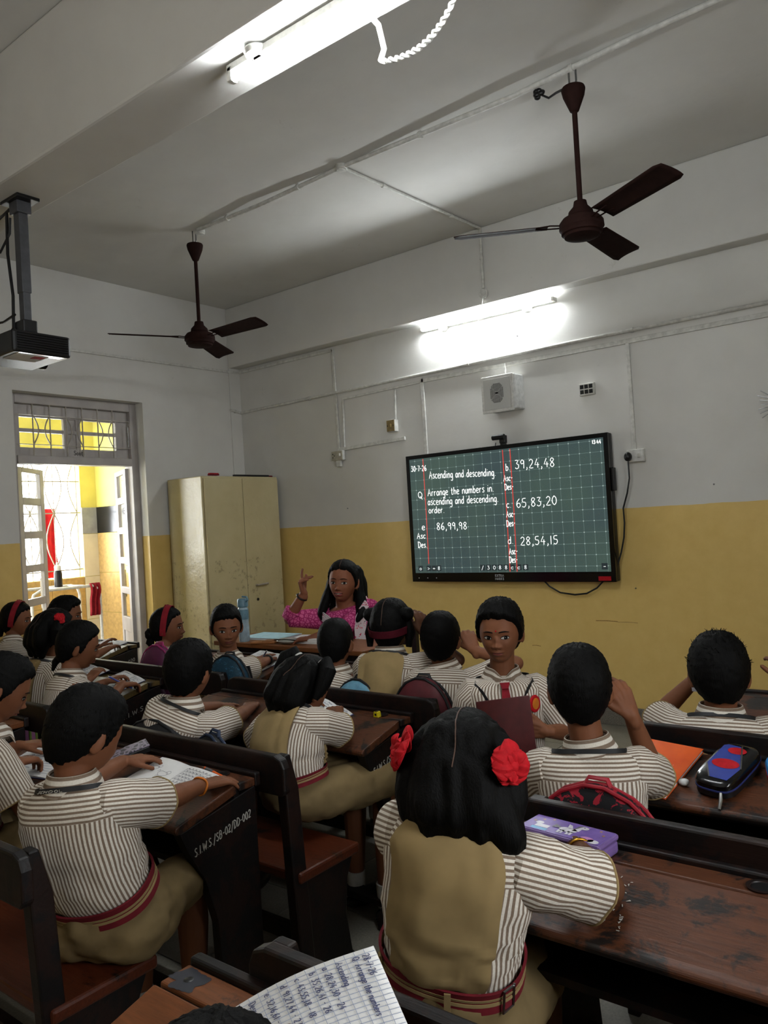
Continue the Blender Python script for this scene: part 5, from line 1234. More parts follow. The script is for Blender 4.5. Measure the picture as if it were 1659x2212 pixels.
# 14, 15 by the door
person('girl with long loose hair by the door, face turned to the right', (0.940, -2.551, 0.575), (0.940, -2.511, 0.850), (0.965, -2.491, 1.010), -20, -24, (-46, -4, 0), girl=True, face=1, voxel=.005, seed=14, hair='girl', T=.018, hs=1.05, lanyard=False,
       extra=lambda c: hair_mass(c, [([(x, -.05, .05), (x*1.1, -.085, -.02), (x*1.2, -.09, -.10), (x*1.1, -.085, -.19)], [.04, .048, .046, .02]) for x in (-.045, 0, .045)]),
       armR=A((1.0, -2.22, .745), (1.1, -2.4, .69)), armL=A((.85, -2.2, .745), (.8, -2.4, .69)))
person('girl with a red headband at the far left by the door, in profile', (0.537, -2.674, 0.575), (0.527, -2.634, 0.838), (0.523, -2.601, 0.981), -34, -38, (-50, -4, 0), girl=True, face=1, voxel=.0045, seed=15, hair='girl', T=.012, hs=1.04, extra=bandgirl, lanyard=False,
       armR=A((.72, -2.34, .745), (.72, -2.55, .68)), armL=A((.55, -2.28, .745), (.4, -2.42, .68)))
# 16 boy cut by the left edge
person('boy cut by the left edge, both hands over a white notebook', (3.136, -4.123, 0.575), (3.136, -4.023, 0.865), (3.145, -3.980, 1.010), -6, -10, (-24, -26, 0), face=1, voxel=.0045, seed=16, hair='boy', T=.014,
       armR=A((3.20, -3.97, .765), (3.36, -4.10, .72), (-.2, .95, -.1), curl=.75), armL=A((3.02, -3.87, .77), (2.95, -4.05, .74), (.5, .85, 0), curl=.6))
# the boy standing in the aisle
def xB(c):
    sp = c['sp']; m = MB()
    def tie(t0, t1, w0, w1, nm, off=.016):
        pts = [sp.pt(t, PI/2, off)[0] for t in np.linspace(t0, t1, 7)]; MB().ribbon(pts, [unit(p-sp.c(.7)) for p in pts], list(np.linspace(w0, w1, 7)), .004).build(nm, M['band'], c['body'])
    tie(.955, .90, .036, .022, 'tie_knot', .024); tie(.90, .50, .024, .056, 'tie', .016)
    q = sp.pt(.74, PI/2+.62, .012)[0]; n_ = unit(q-sp.c(.74)); R_ = np.array(Vector(n_).to_track_quat('Z', 'Y').to_matrix())
    MB().lathe([(.030, 0), (.031, .003), (.028, .006), (.005, .007)], q, 22, R_).build('round_badge', M['ribbon'], c['body'])
    m = MB()
    for w_, r_, z in ((plain('orange print', 'c4701c', .5), .02, .0075),): MB().lathe([(r_, 0), (r_*.8, .001), (.002, .0012)], q+n_*z*.9, 16, R_).build('badge_print', w_, c['body'])
    MB().ellip(c['H'](headpt(face_dir(0, .018)[0]))[0]+0, (.003, .003, .003), None, 8, 6).build('forehead_mark', M['ribbon'], c['body'])
person('boy standing in the aisle facing the camera with a maroon book, red tie and badge', (4.383, -2.742, 0.600), (4.368, -2.737, 0.910), (4.385, -2.765, 1.075), -146, -146, (-160, -2, 0), face=1, voxel=.0034, seed=20, hair='boy', T=.017, stand=True, extra=xB, hs=1.0, gaze=(-.5, 0), slouch=.0, fringe=.002,
       armR=A((4.33, -2.93, .70), (4.22, -2.80, .66), (.7, -.4, .1), (-.2, .6, .3), .5), armL=A((4.555, -2.785, .74), (4.58, -2.68, .68), (-.7, -.50, .15), (-.25, .6, 0), .5))
# the teacher
def xT(c):
    sp = c['sp']; k = c['k']; H = c['H']; body = c['body']; n = 52; th = np.arange(n)*2*PI/n
    g = N('pink block printed cotton'); v = g.coord('Object', (1, 1, 1)); vo = g.n('ShaderNodeTexVoronoi', feature='DISTANCE_TO_EDGE'); vo.inputs['Scale'].default_value = 46; g.l(v, vo.inputs['Vector'])
    f = g.noise(v, 90, 2); c_ = g.ramp(vo.outputs['Distance'], [(.06, S('8f1f56')), (.12, S('b8457b')), (.3, S('c9658f')), (.42, S('a3305f'))]); g.base(g.mix(.2, c_, g.ramp(f, [(.4, (.5, .5, .5)), (.6, (1, 1, 1))]), 'MULTIPLY')); g.rough(.8, .2); pk = g.m
    ts = list(np.linspace(-.25, .92, 22))+[.945, .96]
    kt = MB().rings([sp.pt(t, th, .008, wr=.05) for t in ts], True).build('kurta', pk, body)
    for sg, (S_, E, W) in c['arms'].items():
        C = sp.c(.86); u1, u2 = E-S_, W-E
        P = [S_+(C-S_)*.3, S_, S_+u1*.25, S_+u1*.5, S_+u1*.75, S_+u1*.95, E+u2*.08, E+u2*.2, E+u2*.33, E+u2*.33, E+u2*.25]; R_ = [.05, .058, .056, .052, .048, .046, .046, .048, .050, .046, .04]
        q = MB().tube(P, [x*k for x in R_], 26, caps=False); V = np.array(q.v); V += (vnoise(V*26)*.012)[:, None]*unit((1, 1, .3)); q.v = [tuple(p) for p in V]; q.build('kurta_sleeve', pk, body)
    g = N('white floral scarf'); v = g.coord(); a = g.noise(v, 30, 3, .6, 1.2); b = g.noise(v, 55, 3, .6, .8)
    x = g.mix(g.math('GREATER_THAN', a, .59), S('c8bcc0'), S('c23c55')); x = g.mix(g.math('GREATER_THAN', b, .65), x, S('2f2730')); g.base(x); g.rough(.85, .1); sf = g.m
    for s in (-1, 1):
        pts = [sp.pt(t, PI/2-s*a_, .030)[0] for t, a_ in ((.10, .20), (.25, .20), (.40, .22), (.55, .25), (.70, .30), (.82, .40), (.90, .58), (.945, .95))]+[sp.pt(.965, PI/2-s*(PI/2+.4), .022)[0], sp.pt(.965, PI/2-s*(PI-.1), .02)[0]]
        nn = [unit(p-sp.c(.5+.05*min(i, 8))) for i, p in enumerate(pts)]; m = MB(); W_ = [.08, .08, .078, .074, .07, .066, .06, .055, .05, .05]
        for lay in range(3): m.ribbon([p+nn[i]*.005*lay+np.cross(nn[i], V3((0, 0, 1)))*(.012*(lay-1)) for i, p in enumerate(pts)], nn, [w*(1-.2*lay) for w in W_], .006)
        m.build('scarf', sf, body)
    # long open hair: one fall down the back, two over the shoulders
    hm = [([(x, -.05, .05), (x*1.1, -.085, -.03), (x*1.3, -.085, -.12), (x*1.3, -.08, -.21), (x, -.075, -.29)], [.04, .05, .05, .045, .02]) for x in (-.05, 0, .05)]
    hm.append(([(.07, -.03, .03), (.084, -.015, -.05), (.10, .005, -.12), (.106, .03, -.165), (.10, .04, -.20)], [.022, .026, .028, .024, .010]))
    hm.append(([(-.07, -.03, .03), (-.082, -.025, -.05), (-.10, -.01, -.12), (-.112, .03, -.155), (-.105, .06, -.20)], [.02, .026, .032, .028, .012]))
    hair_mass(c, hm)
    parting(c, 0, 40, 150)
    E_, W_ = c['arms'][1][1:]; u = unit(W_-E_); x_ = unit(np.cross(u, V3((0, 1, .2)))); y_ = np.cross(x_, u)
    MB().tube([W_-u*.03+(x_*math.cos(a)+y_*math.sin(a))*.029*k for a in np.linspace(0, 2*PI, 25)], .0055, 8).build('black_bangle', M['black'], body)
    for s in (-1, 1): MB().ellip(H(np.array([s*.079, -.004, -.042])*c['hs'])[0], (.004, .004, .004), None, 8, 6).build('ear_stud', M['brass'], body)
person('teacher in a pink printed kurta and white floral scarf, pointing with a raised finger', (2.603, -1.457, 0.660), (2.583, -1.557, 1.002), (2.606, -1.580, 1.145), -146, -148, (-158, 4, -4), face=1, k=1.16, hs=1.17, voxel=.0042, seed=30, skin='skinT', hair='girl', T=.012, smile=1, teacher=True, extra=xT, lanyard=False, collar=False, zseat=.51, gaze=(-.2, 0), upper=.2, fore=.17, slouch=-.01, wide=1.02,
       armR=A((2.405, -1.73, 1.085), (2.40, -1.66, .90), (-.1, -.15, 1), (.62, .3, .2), .9, point=True, thumb=.15), armL=A((2.56, -1.84, .828), (3.05, -1.5, .62), (-.8, -.5, -.03), (0, 0, -1), .35))
# child at the very bottom: only the crown of the head shows
person('child at the bottom edge of the view, only dark hair showing', (5.207, -4.854, 0.500), (5.197, -4.794, 0.833), (5.177, -4.771, 0.880), 12, 12, (10, -18, 0), seed=40, voxel=.007, hair='boy', T=.014, legs=False,
       armR=A((5.24, -4.56, .76), (5.32, -4.76, .70)), armL=A((5.0, -4.56, .78), (4.95, -4.76, .70)), extra=tufts)
# ------------------------------------------------------------------ things on the desks and benches
def desk_top(x, yf, dy, yaw=0, lift=0):
    """frame lying on a desk top: dy in front of the far edge"""
    if dy < .085: return Matrix.Translation((x, yf-dy, .7405+lift)) @ Matrix.Rotation(yaw, 4, 'Z')
    z = .742-(dy-.085)*(.052/.207); return Matrix.Translation((x, yf-dy, z+.001+lift)) @ Matrix.Rotation(math.atan(.052/.207), 4, 'X') @ Matrix.Rotation(yaw, 4, 'Z')
def flat(x, y, z, yaw=0): return Matrix.Translation((x, y, z)) @ Matrix.Rotation(yaw, 4, 'Z')
M['rule'] = plain('pale blue ruling', '8f9bb8', .8, var=0)
def root(name, label, cat, Mx, group=None): 
    return thing(name, label, cat, tuple(Mx.translation), 0, group)
def open_book(label, Mx, w=.17, h=.23, th=.008, name='open_notebook', kind='lines', seed=0, group=None, cover='ink'):
    t = root(name, label, 'notebook', Mx, group); rnd = random.Random(seed)
    def pg(sg):
        def f(u, v): x = sg*w*u; return V3((x, (v-.5)*h, th*(.25+.75*math.sin(PI*min(u*.9+.08, 1))**.7)))
        return f
    MB().box((0, 0, .001), (2*w+.008, h+.006, .002)).xf(Mx).build('cover', M[cover], t, smooth=False)
    nrm = np.array(Mx.to_3x3()) @ V3((0, 0, 1))
    for sg in (-1, 1):
        f = pg(sg); top = [f(u, v) for v in (0, 1) for u in np.linspace(0, 1, 9)]; m = MB()
        m.grid(lambda u, v: f(u, v), 8, 1); R0 = [[f(u, v)*V3((1, 1, 0))+V3((0, 0, .002)) for u in np.linspace(0, 1, 9)] for v in (0, 1)]
        for v in (0, 1): m.rings([[f(u, v) for u in np.linspace(0, 1, 9)], R0[v]], False, False)
        m.add([f(1, 0), f(1, 1), f(1, 1)*V3((1, 1, 0))+V3((0, 0, .002)), f(1, 0)*V3((1, 1, 0))+V3((0, 0, .002))], [(0, 1, 2, 3)])
        p = m.xf(Mx).build('page_block', M['paper'], t)
        def on(a, b): 
            q = Mx @ Vector(f(min(max(a/w, 0), 1), b/h+.5)+V3((0, 0, .0006))); return q
        ink = MB()
        if kind in ('lines', 'work') and not (kind == 'work' and sg < 0):
            ru = MB()
            for r in range(13): y = h*.42-r*h*.068; ru.ribbon([on(x, y) for x in np.linspace(.01, w-.006, 6)], [nrm], .0008, .0003)
            if kind == 'work':
                for r in range(9): x = .012+r*(w-.02)/8; ru.ribbon([on(x, h*.42), on(x, -h*.40)], [nrm], .0007, .0003)
            ru.build('ruled_lines', M['rule'] if kind == 'lines' else M['pencilgrey'], p, smooth=False)['kind'] = 'stuff'
            for r in range(12):
                if kind == 'lines' and rnd.random() < .3: continue
                y = h*.42-r*h*.068+.001; x = .012+rnd.random()*.01
                n_ = rnd.randint(2, 5) if kind == 'lines' else 7
                for q in range(n_):
                    L = .012+rnd.random()*.012 if kind == 'lines' else .008
                    ink.ribbon([on(x+L*k/6, y+rnd.random()*.006) for k in range(7)], [nrm], .0011, .0004); x += L+.006 if kind == 'lines' else (w-.02)/8
                    if x > w-.03: break
        if kind == 'work' and sg < 0:      # two cartoon-free line drawings of animals and a text block
            for cx, cy, s in ((.05, .035, 1), (.115, .05, .9)):
                ink.ribbon([on(cx+.022*s*math.cos(a), cy+.012*s*math.sin(a)*(1+.2*math.sin(3*a))) for a in np.linspace(0, 2*PI, 22)], [nrm], .0009, .0003)
                ink.ribbon([on(cx-.018*s+.009*s*math.cos(a), cy+.012*s+.008*s*math.sin(a)) for a in np.linspace(0, 2*PI, 14)], [nrm], .0009, .0003)
                for q in (-.012, -.004, .008, .014): ink.ribbon([on(cx+q*s, cy-.010*s), on(cx+q*s-.002, cy-.022*s)], [nrm], .0009, .0003)
                ink.ribbon([on(cx+.02*s, cy+.004*s), on(cx+.03*s, cy+.014*s), on(cx+.033*s, cy+.004*s)], [nrm], .0009, .0003)
            for r in range(6): ink.ribbon([on(.02+k*.016, -.02-r*.011+.0012*(k % 2)) for k in range(4+r % 4)], [nrm], .0009, .0003)
        if ink.v: ink.build('pencil_marks', M['pencilgrey'] if kind == 'work' else M['ink'], p, smooth=False)['kind'] = 'stuff'
    return t
def pen(label, a, b, body, tip='black', cat='pen', name='pen', r=.0042, hexagon=False, grip=None):
    a, b = V3(a), V3(b); u = unit(b-a); L = np.linalg.norm(b-a); t = thing(name, label, cat, tuple((a+b)/2)); sg = 6 if hexagon else 10
    MB().tube([a, a+u*L*.86], r, sg).build('barrel', body, t, smooth=not hexagon)
    MB().tube([a+u*L*.86, b], [r, .0008], sg).build('tip', M[tip] if isinstance(tip, str) else tip, t)
    MB().tube([a-u*.008, a], r*1.02, sg).build('end_cap', grip or M['metal'], t)
    if grip is not None: MB().tube([a+u*L*.5, a+u*L*.80], r*1.12, sg).build('grip', grip, t)
    return t
wood_tip = plain('sharpened wood', 'b08a5c', .7)
def book(label, Mx, w, h, th, cover, name='notebook', cat='notebook', group=None):
    t = root(name, label, cat, Mx, group); MB().box((0, 0, th/2), (w-.006, h-.006, th-.003)).xf(Mx).build('page_block', M['paper'], t, smooth=False)
    c = MB().box((0, 0, th-.0008), (w, h, .0016)).box((0, 0, .0008), (w, h, .0016)).box((-w/2+.0008, 0, th/2), (.0016, h, th)).xf(Mx).build('cover', cover, t, smooth=False); return t, c
# --- row of the boy with the workbook
open_book('open workbook with pencil drawings under the hands of the boy at the near left desk', desk_top(3.745, -3.62, .165, -.08), .165, .215, kind='work', seed=3)
orange = plain('orange barrel', 'd2581e', .4)
pen('orange and grey pen lying on the open workbook by the boy\'s right hand', (3.93, -3.69, .744), (3.79, -3.665, .752), orange, 'metal', r=.005, grip=plain('grey rubber', '55565a', .6))
def patt():
    g = N('dark ornament print'); v = g.coord(); vo = g.n('ShaderNodeTexVoronoi', feature='DISTANCE_TO_EDGE'); vo.inputs['Scale'].default_value = 55; g.l(v, vo.inputs['Vector'])
    g.base(g.ramp(vo.outputs['Distance'], [(.08, S('82788a')), (.16, S('2a2434'))])); g.rough(.35, .5); return g.m
t = thing('pencil_box', 'dark patterned flat pencil box behind the open workbook', 'pencil box', (3.44, -3.70, .74)); Mx = desk_top(3.43, -3.62, .11, 1.15)
MB().box((0, 0, .011), (.21, .065, .022)).xf(Mx).build('case_base', M['black'], t, smooth=False, bevel=.004); l = MB().box((0, 0, .0245), (.212, .067, .005)).xf(Mx).build('case_lid', patt(), t, smooth=False, bevel=.002)
open_book('white notebook under the hands of the boy cut by the left edge', desk_top(3.10, -3.62, .20, .15), .15, .20, seed=5)
# --- brown chipped desk
open_book('white notebook in front of the girl with two ponytails', desk_top(3.62, -2.81, .13, -.35), .13, .18, seed=7, th=.012)
t = thing('pencil_sharpener', 'small yellow pencil sharpener on the chipped brown desk', 'sharpener', (3.885, -2.885, .743)); yl = plain('yellow plastic', 'c8b41c', .35); Mx = desk_top(3.885, -2.81, .075)
MB().prism([(-.013, 0), (.013, 0), (.010, .022), (-.010, .022)], 'y', -.010, .010).xf(Mx).build('sharpener_body', yl, t, smooth=False, bevel=.002)
MB().lathe([(.0045, 0), (.0042, .001)], (0, 0, 0), 12).xf(Mx @ Matrix.Translation((0, -.0102, .011)) @ Matrix.Rotation(PI/2, 4, 'X')).build('pencil_hole', M['black'], t)
MB().box((.0, 0, .0225), (.009, .018, .0012)).xf(Mx).build('blade', M['metal'], t, smooth=False)
# --- desk of the two white notebooks
open_book('white notebook lying open, left of two on the yellowed desk', desk_top(1.73, -2.76, .09, -.12), .145, .19, seed=11)
open_book('white notebook lying open, right of two on the yellowed desk', desk_top(2.13, -2.76, .125, -.25), .145, .19, seed=12)
pen('blue pen held over the right white notebook', (2.27, -3.02, .80), (2.35, -2.925, .722), plain('blue barrel', '2b3f96', .35), 'metal')
open_book('white notebook on the yellowed desk nearest the door', desk_top(.78, -1.98, .12, -.1), .14, .19, seed=13)
# --- teacher's table
Mt = lambda x, y, a=0, z=0: flat(x, y, TT+z, a)
lb = plain('pale blue card', '9fc4cc', .6)
t, c_ = book('large pale blue file lying flat on the teacher table', Mt(2.10, -1.74, .1), .33, .23, .012, lb, 'file_folder', 'file')
t = thing('wallet', 'tan leather wallet on the near edge of the teacher table', 'wallet', (2.27, -1.93, TT)); lea = plain('tan leather', '8c5a30', .55); Mx = Mt(2.25, -1.94, .4)
MB().box((0, 0, .007), (.16, .075, .014)).xf(Mx).build('wallet_body', lea, t, smooth=False, bevel=.005); MB().box((.03, 0, .0155), (.06, .076, .003)).xf(Mx).build('flap', lea, t, smooth=False, bevel=.001)
t = thing('clear_pouch', 'clear plastic pouch with a dark zip on the teacher table', 'pouch', (2.42, -1.90, TT)); Mx = Mt(2.42, -1.90, .2)
cl = plain('milky plastic', 'a3a39c', .2, .5)
MB().ellip((0, 0, .018), (.085, .05, .018), None, 20, 10, .2, 20).xf(Mx).build('pouch_body', cl, t); MB().tube([Mx @ Vector((-.08, -.03, .025)), Mx @ Vector((0, -.042, .03)), Mx @ Vector((.08, -.03, .025))], .004, 6).build('zip', M['black'], t)
t = thing('paper_stack', 'loose stack of white sheets under the teacher\'s hand', 'papers', (2.52, -1.80, TT))
for q in range(6): MB().box((0, 0, .003+.005*q), (.24, .17, .0042)).xf(Mt(2.52+.004*(q % 3), -1.80+.003*(q % 2), .1+.03*q)).build('sheet', M['paper'], t, smooth=False)
open_book('white notebook the turning boy is writing in', desk_top(2.42, -2.02, .11, -.15), .15, .2, seed=17)
pen('blue and red pen in the hand of the boy turning round', (2.50, -2.16, .80), (2.40, -2.11, .738), plain('navy barrel', '23295c', .35), M['ribbon'])
t = thing('water_bottle', 'tall clear water bottle with a blue-grey lid on the teacher table', 'bottle', (2.06, -1.93, TT)); bl = plain('frosted blue plastic', '8fa3ad', .15, .5); ld = plain('grey blue lid', '567684', .4)
MB().lathe([(.03, 0), (.034, .006), (.034, .10), (.031, .115), (.034, .13), (.034, .20), (.024, .222)], (2.06, -1.93, TT), 24).build('bottle_body', bl, t)
MB().lathe([(.0345, .14), (.0347, .142), (.0347, .20), (.0345, .202)], (2.06, -1.93, TT), 24).build('sleeve_band', ld, t)
MB().lathe([(.027, .215), (.034, .22), (.034, .262), (.028, .27)], (2.06, -1.93, TT), 24).build('cap', ld, t); MB().tube([(2.09, -1.93, TT+.25), (2.11, -1.93, TT+.262), (2.10, -1.93, TT+.28), (2.06, -1.93, TT+.282)], .006, 8).build('carry_loop', ld, t)
# --- desk with the orange book
def cover_mat():
    g = N('worn orange cover'); v = g.coord(); f = g.noise(v, 9, 4); g.base(g.mix(g.math('MULTIPLY', g.math('GREATER_THAN', g.noise(v, 30, 6, .7), .70), .7), g.ramp(f, [(.3, S('c2450c')), (.7, S('d9590f'))]), S('cbb9a6'))); g.rough(.22, .5); return g.m
t, c_ = book('glossy orange exercise book with scuffed cover beside the boy touching his ear', desk_top(4.985, -2.79, .165, -.12), .20, .27, .012, cover_mat())
def on_c(a, b): return desk_top(4.985, -2.79, .165, -.12) @ Vector((a, b, .0125))
MB().grid(lambda u, v: on_c(-.03+.055*u*math.cos(v*2*PI), -.09+.035*u*math.sin(v*2*PI)), 3, 20).build('printed_patch', M['band'], c_)
pen('blue pencil lying along the top of the desk with the orange book', (4.93, -2.825, .7465), (5.11, -2.83, .7465), plain('sky blue paint', '2f87b4', .4), wood_tip, 'pencil', 'pencil', .0038, True)
t = thing('eraser', 'small white eraser between the orange book and the pencil case', 'eraser', (5.095, -2.99, .70)); MB().ellip((0, 0, .010), (.015, .011, .010), None, 14, 8, .25, 60).xf(desk_top(5.095, -2.79, .225, .3)).build('rubber', plain('white rubber', 'cfcfcd', .7), t)
def se_case(label, Mx, w, h, d, mats, name='pencil_case'):
    """rounded moulded zip case; x width, y length"""
    t = root(name, label, 'pencil case', Mx); n = 40
    def ring(s, z): return [(s*w/2*np.sign(math.cos(a))*abs(math.cos(a))**.55, s*h/2*np.sign(math.sin(a))*abs(math.sin(a))**.45, z) for a in np.arange(n)*2*PI/n]
    MB().rings([ring(.90, 0), ring(1.0, d*.12), ring(1.0, d*.45)]).xf(Mx).build('case_base', mats[0], t)
    MB().rings([ring(1.015, d*.44), ring(1.02, d*.47), ring(1.02, d*.52), ring(1.015, d*.55)]).xf(Mx).build('zip_band', mats[1], t)
    l = MB().rings([ring(1.0, d*.54), ring(1.0, d*.80), ring(.93, d*.95), ring(.80, d)]).xf(Mx).build('case_lid', mats[2], t)
    return t, l, lambda a, b: Mx @ Vector((a, b, d+.0006))
blue = plain('royal blue shell', '2c3b86', .3, .5); navy = plain('navy zip cloth', '1a2358', .7); Mx = desk_top(5.20, -2.79, .158, -.2)
t, l, on = se_case('moulded zip pencil case, blue and black with plain red shapes', Mx, .115, .225, .05, (M['black'], navy, M['blackgloss']))
nr = unit(np.array(Mx.to_3x3()) @ V3((0, 0, 1)))
MB().add([on(-.046, .08), on(-.046, -.03), on(-.012, -.088), on(.038, -.088), on(.046, -.02), on(.0, .088), on(-.036, .088)], [tuple(range(7))]).build('printed_panel', blue, l, smooth=False)
for P in ([(-.046, -.028), (-.01, -.09)], [(.047, -.022), (.002, .09)]): MB().ribbon([on(*q) for q in P], [nr], .004, .0012).build('silver_line', M['metal'], l, smooth=False)
for cx, cy, a, b in ((.0, -.012, .038, .024), (.0, .062, .026, .018)): MB().rings([[on(cx+a*math.cos(q)*s, cy+b*math.sin(q)*s)+Vector(nr*.0008) for q in np.arange(20)*2*PI/20] for s in (1, .02)], False).build('red_shape', M['ribbon'], l)
m = MB(); m.tube([on(.03, -.113)-Vector(nr*.026), on(.036, -.128)-Vector(nr*.034), on(.04, -.15)-Vector(nr*.05)], [.004, .005, .004], 6, flat=.5); m.build('zip_pull', M['metal'], t)
t, l, on = se_case('small red and blue case cut by the right edge', desk_top(5.345, -2.79, .12, .3), .11, .10, .045, (M['band'], M['ribbon'], plain('bright blue lid', '2d77b0', .3)))
pen('yellow pencil in the right hand of the boy by the right edge', (5.225, -2.42, .90), (5.30, -2.48, .815), yl, wood_tip, 'pencil', 'pencil', .0038, True)
t = thing('pencil_tin', 'grey card held in the left hand of the boy by the right edge', 'card', (4.985, -2.52, .90)); MB().box((4.975, -2.46, .885), (.03, .006, .075)).build('card_sheet', plain('grey card', '9c9aa4', .5), t, smooth=False)
# --- purple box on the near right desk
pur = plain('purple plastic', '6b5488', .3, .5); lil = plain('lilac print ground', '7a63a8', .2, .5); Mx = desk_top(5.03, -3.57, .062, -.10)
t = root('pencil_box', 'purple plastic pencil box with a white unicorn on the lid', 'pencil box', Mx)
MB().box((0, 0, .0135), (.205, .085, .027)).xf(Mx).build('box_base', pur, t, smooth=False, bevel=.006)
l = MB().box((0, 0, .0345), (.209, .089, .014)).xf(Mx).build('box_lid', pur, t, smooth=False, bevel=.006)
MB().box((0, 0, .0418), (.198, .079, .0008)).xf(Mx).build('print_ground', lil, l, smooth=False)
on = lambda a, b, z=.0426: Mx @ Vector((a, b, z))
def blob(nm, mat, pts, z=.0426): MB().add([on(a, b, z) for a, b in pts], [tuple(range(len(pts)))]).build(nm, mat, l, smooth=False)
def disc(nm, mat, cx, cy, r, z=.0426, ry=None): blob(nm, mat, [(cx+r*math.cos(a), cy+(ry or r)*math.sin(a)) for a in np.arange(18)*2*PI/18], z)
wp = plain('white print', 'cfccd4', .3); grp = plain('grey print', '5d5a66', .4); pk_ = plain('pink print', 'b57fae', .3); cy_ = plain('cyan print', '3f93c4', .3)
for cx, cy, r in ((.062, -.026, .018), (.080, -.030, .014), (.045, -.032, .012)): disc('cloud', pk_ if r > .015 else wp, cx, cy, r, .0424, r*.7)
disc('horse_body', wp, .005, -.004, .022, .0428, .013); blob('horse_neck', wp, [(.014, -.004), (.030, .0), (.030, .022), (.018, .022)], .0428); disc('horse_head', wp, .031, .022, .012, .043, .009); blob('horn', pk_, [(.036, .028), (.040, .029), (.046, .040)], .043)
for x in (-.010, -.002, .012, .020): blob('horse_leg', wp, [(x-.003, -.010), (x+.003, -.010), (x+.003, -.028), (x-.003, -.028)], .0428)
blob('mane', grp, [(.012, .0), (.018, .028), (.030, .034), (.024, .024), (.018, .008)], .0434); blob('tail', grp, [(-.014, .002), (-.032, .010), (-.034, -.008), (-.018, -.006)], .0434); disc('horse_eye', M['black'], .032, .024, .002, .0436)
blob('wing', wp, [(.0, .004), (-.006, .024), (.004, .020), (.012, .006)], .0438); blob('cyan_label', cy_, [(-.075, -.036), (-.035, -.036), (-.035, -.024), (-.075, -.024)]); blob('white_label', wp, [(-.072, -.022), (-.038, -.022), (-.038, -.006), (-.072, -.006)])
for cx, cy in ((-.07, .02), (-.05, .03), (.07, .028), (.085, .01), (-.085, .005)): blob('star', plain('gold print', 'b08a4a', .3), [(cx+(.005 if i % 2 == 0 else .002)*math.sin(i*PI/5), cy+(.005 if i % 2 == 0 else .002)*math.cos(i*PI/5)) for i in range(10)])
disc('horse_head', wp, -.07, .0, .01, .0425, .008)
# chalky scratches on the near right desk top
m = MB(); rnd = random.Random(4)
for q in range(26):
    x = 5.19+.02*rnd.uniform(-1, 1)+.0006*q; dy = .125+q*.0055; Mx = desk_top(x, -3.57, dy); m.ribbon([Mx @ Vector((rnd.uniform(-.004, .004), rnd.uniform(-.004, .004), .0006)) for _ in range(3)], [(0, -.24, .97)], .002, .0005)
sc_ = m.build('chalk_scratches', M['stencil'], next(o for o in bpy.data.objects if o.name.startswith('school_desk') and 'purple pencil box' in o.get('label', '')), smooth=False); sc_.parent = None
o_ = next(o for o in bpy.data.objects if o.name.startswith('school_desk') and 'purple pencil box' in o.get('label', ''))
sc_.data.transform(Matrix.Translation(-o_.location)); sc_.parent = o_; sc_['kind'] = 'stuff'
# --- the maroon book of the standing boy
R_ = rot(rad(-150)); 
bx = np.array([.76, .62, 0.06]); bx = unit(bx); up = unit(V3((.04, .16, 1))-bx*np.dot(bx, V3((.04, .16, 1)))); nn = np.cross(bx, up)
Mx = Matrix(((bx[0], up[0], nn[0], 4.465), (bx[1], up[1], nn[1], -2.90), (bx[2], up[2], nn[2], .755), (0, 0, 0, 1)))
t, c_ = book('maroon covered book held upright by the standing boy', Mx, .185, .225, .014, plain('maroon gloss cover', '4a1416', .35, .5), 'exercise_book', 'book')
# --- page at the bottom edge
pq = [V3((5.10, -4.405, .895)), V3((5.20, -4.44, .80)), V3((5.05, -4.60, .745)), V3((4.90, -4.535, .79))]
def page(u, v): 
    p = (pq[0]*(1-u)+pq[1]*u)*(1-v)+(pq[3]*(1-u)+pq[2]*u)*v; return p+V3((.0, -.3, 1))*.012*math.sin(PI*v)
t = thing('squared_page', 'squared paper page covered in blue handwriting, raised at the bottom edge', 'page', (5.05, -4.5, .74)); pn_ = unit(np.cross(pq[1]-pq[0], pq[3]-pq[0])); pn_ = pn_ if pn_[2] > 0 else -pn_
m = MB().grid(page, 12, 12); o = m.build('sheet', M['paper'], t); o.modifiers.new('thick', 'SOLIDIFY').thickness = .0015
ru = MB(); on = lambda a, b: page(min(max(a, 0), 1), min(max(b, 0), 1))+pn_*.0016
for q in range(1, 22): ru.ribbon([on(q/22, b) for b in np.linspace(0, 1, 7)], [pn_], .0006, .0002); ru.ribbon([on(a, q/22*1.3) for a in np.linspace(0, 1, 7)] if q/22*1.3 < 1 else [on(0, 0), on(0, .001)], [pn_], .0006, .0002)
ru.build('ruled_squares', M['rule'], o, smooth=False)['kind'] = 'stuff'
ink = MB()
for r, (tx, a0) in enumerate((('28-7-26', .06), ('Q. Arrange the numbers', .12), ('Ascending', .22), ('a. 28,24,30 - 24', .30), ('b. 35,26,41 - 26', .38), ('c. 43,55,18 - 18', .47), ('d. 91,27,44 - 27', .56), ('e. 32,16,61 - 16', .66), ('Descending', .76))):
    ps, w_ = glyphs(tx); sx = .0045
    for p in ps: ink.ribbon([on(.05+x*sx+.004, a0+.02-y*.0042) for x, y in smooth_line(p)], [pn_], .0010, .0003)
o2 = ink.build('handwriting', M['ink'], o, smooth=False); o2['kind'] = 'stuff'
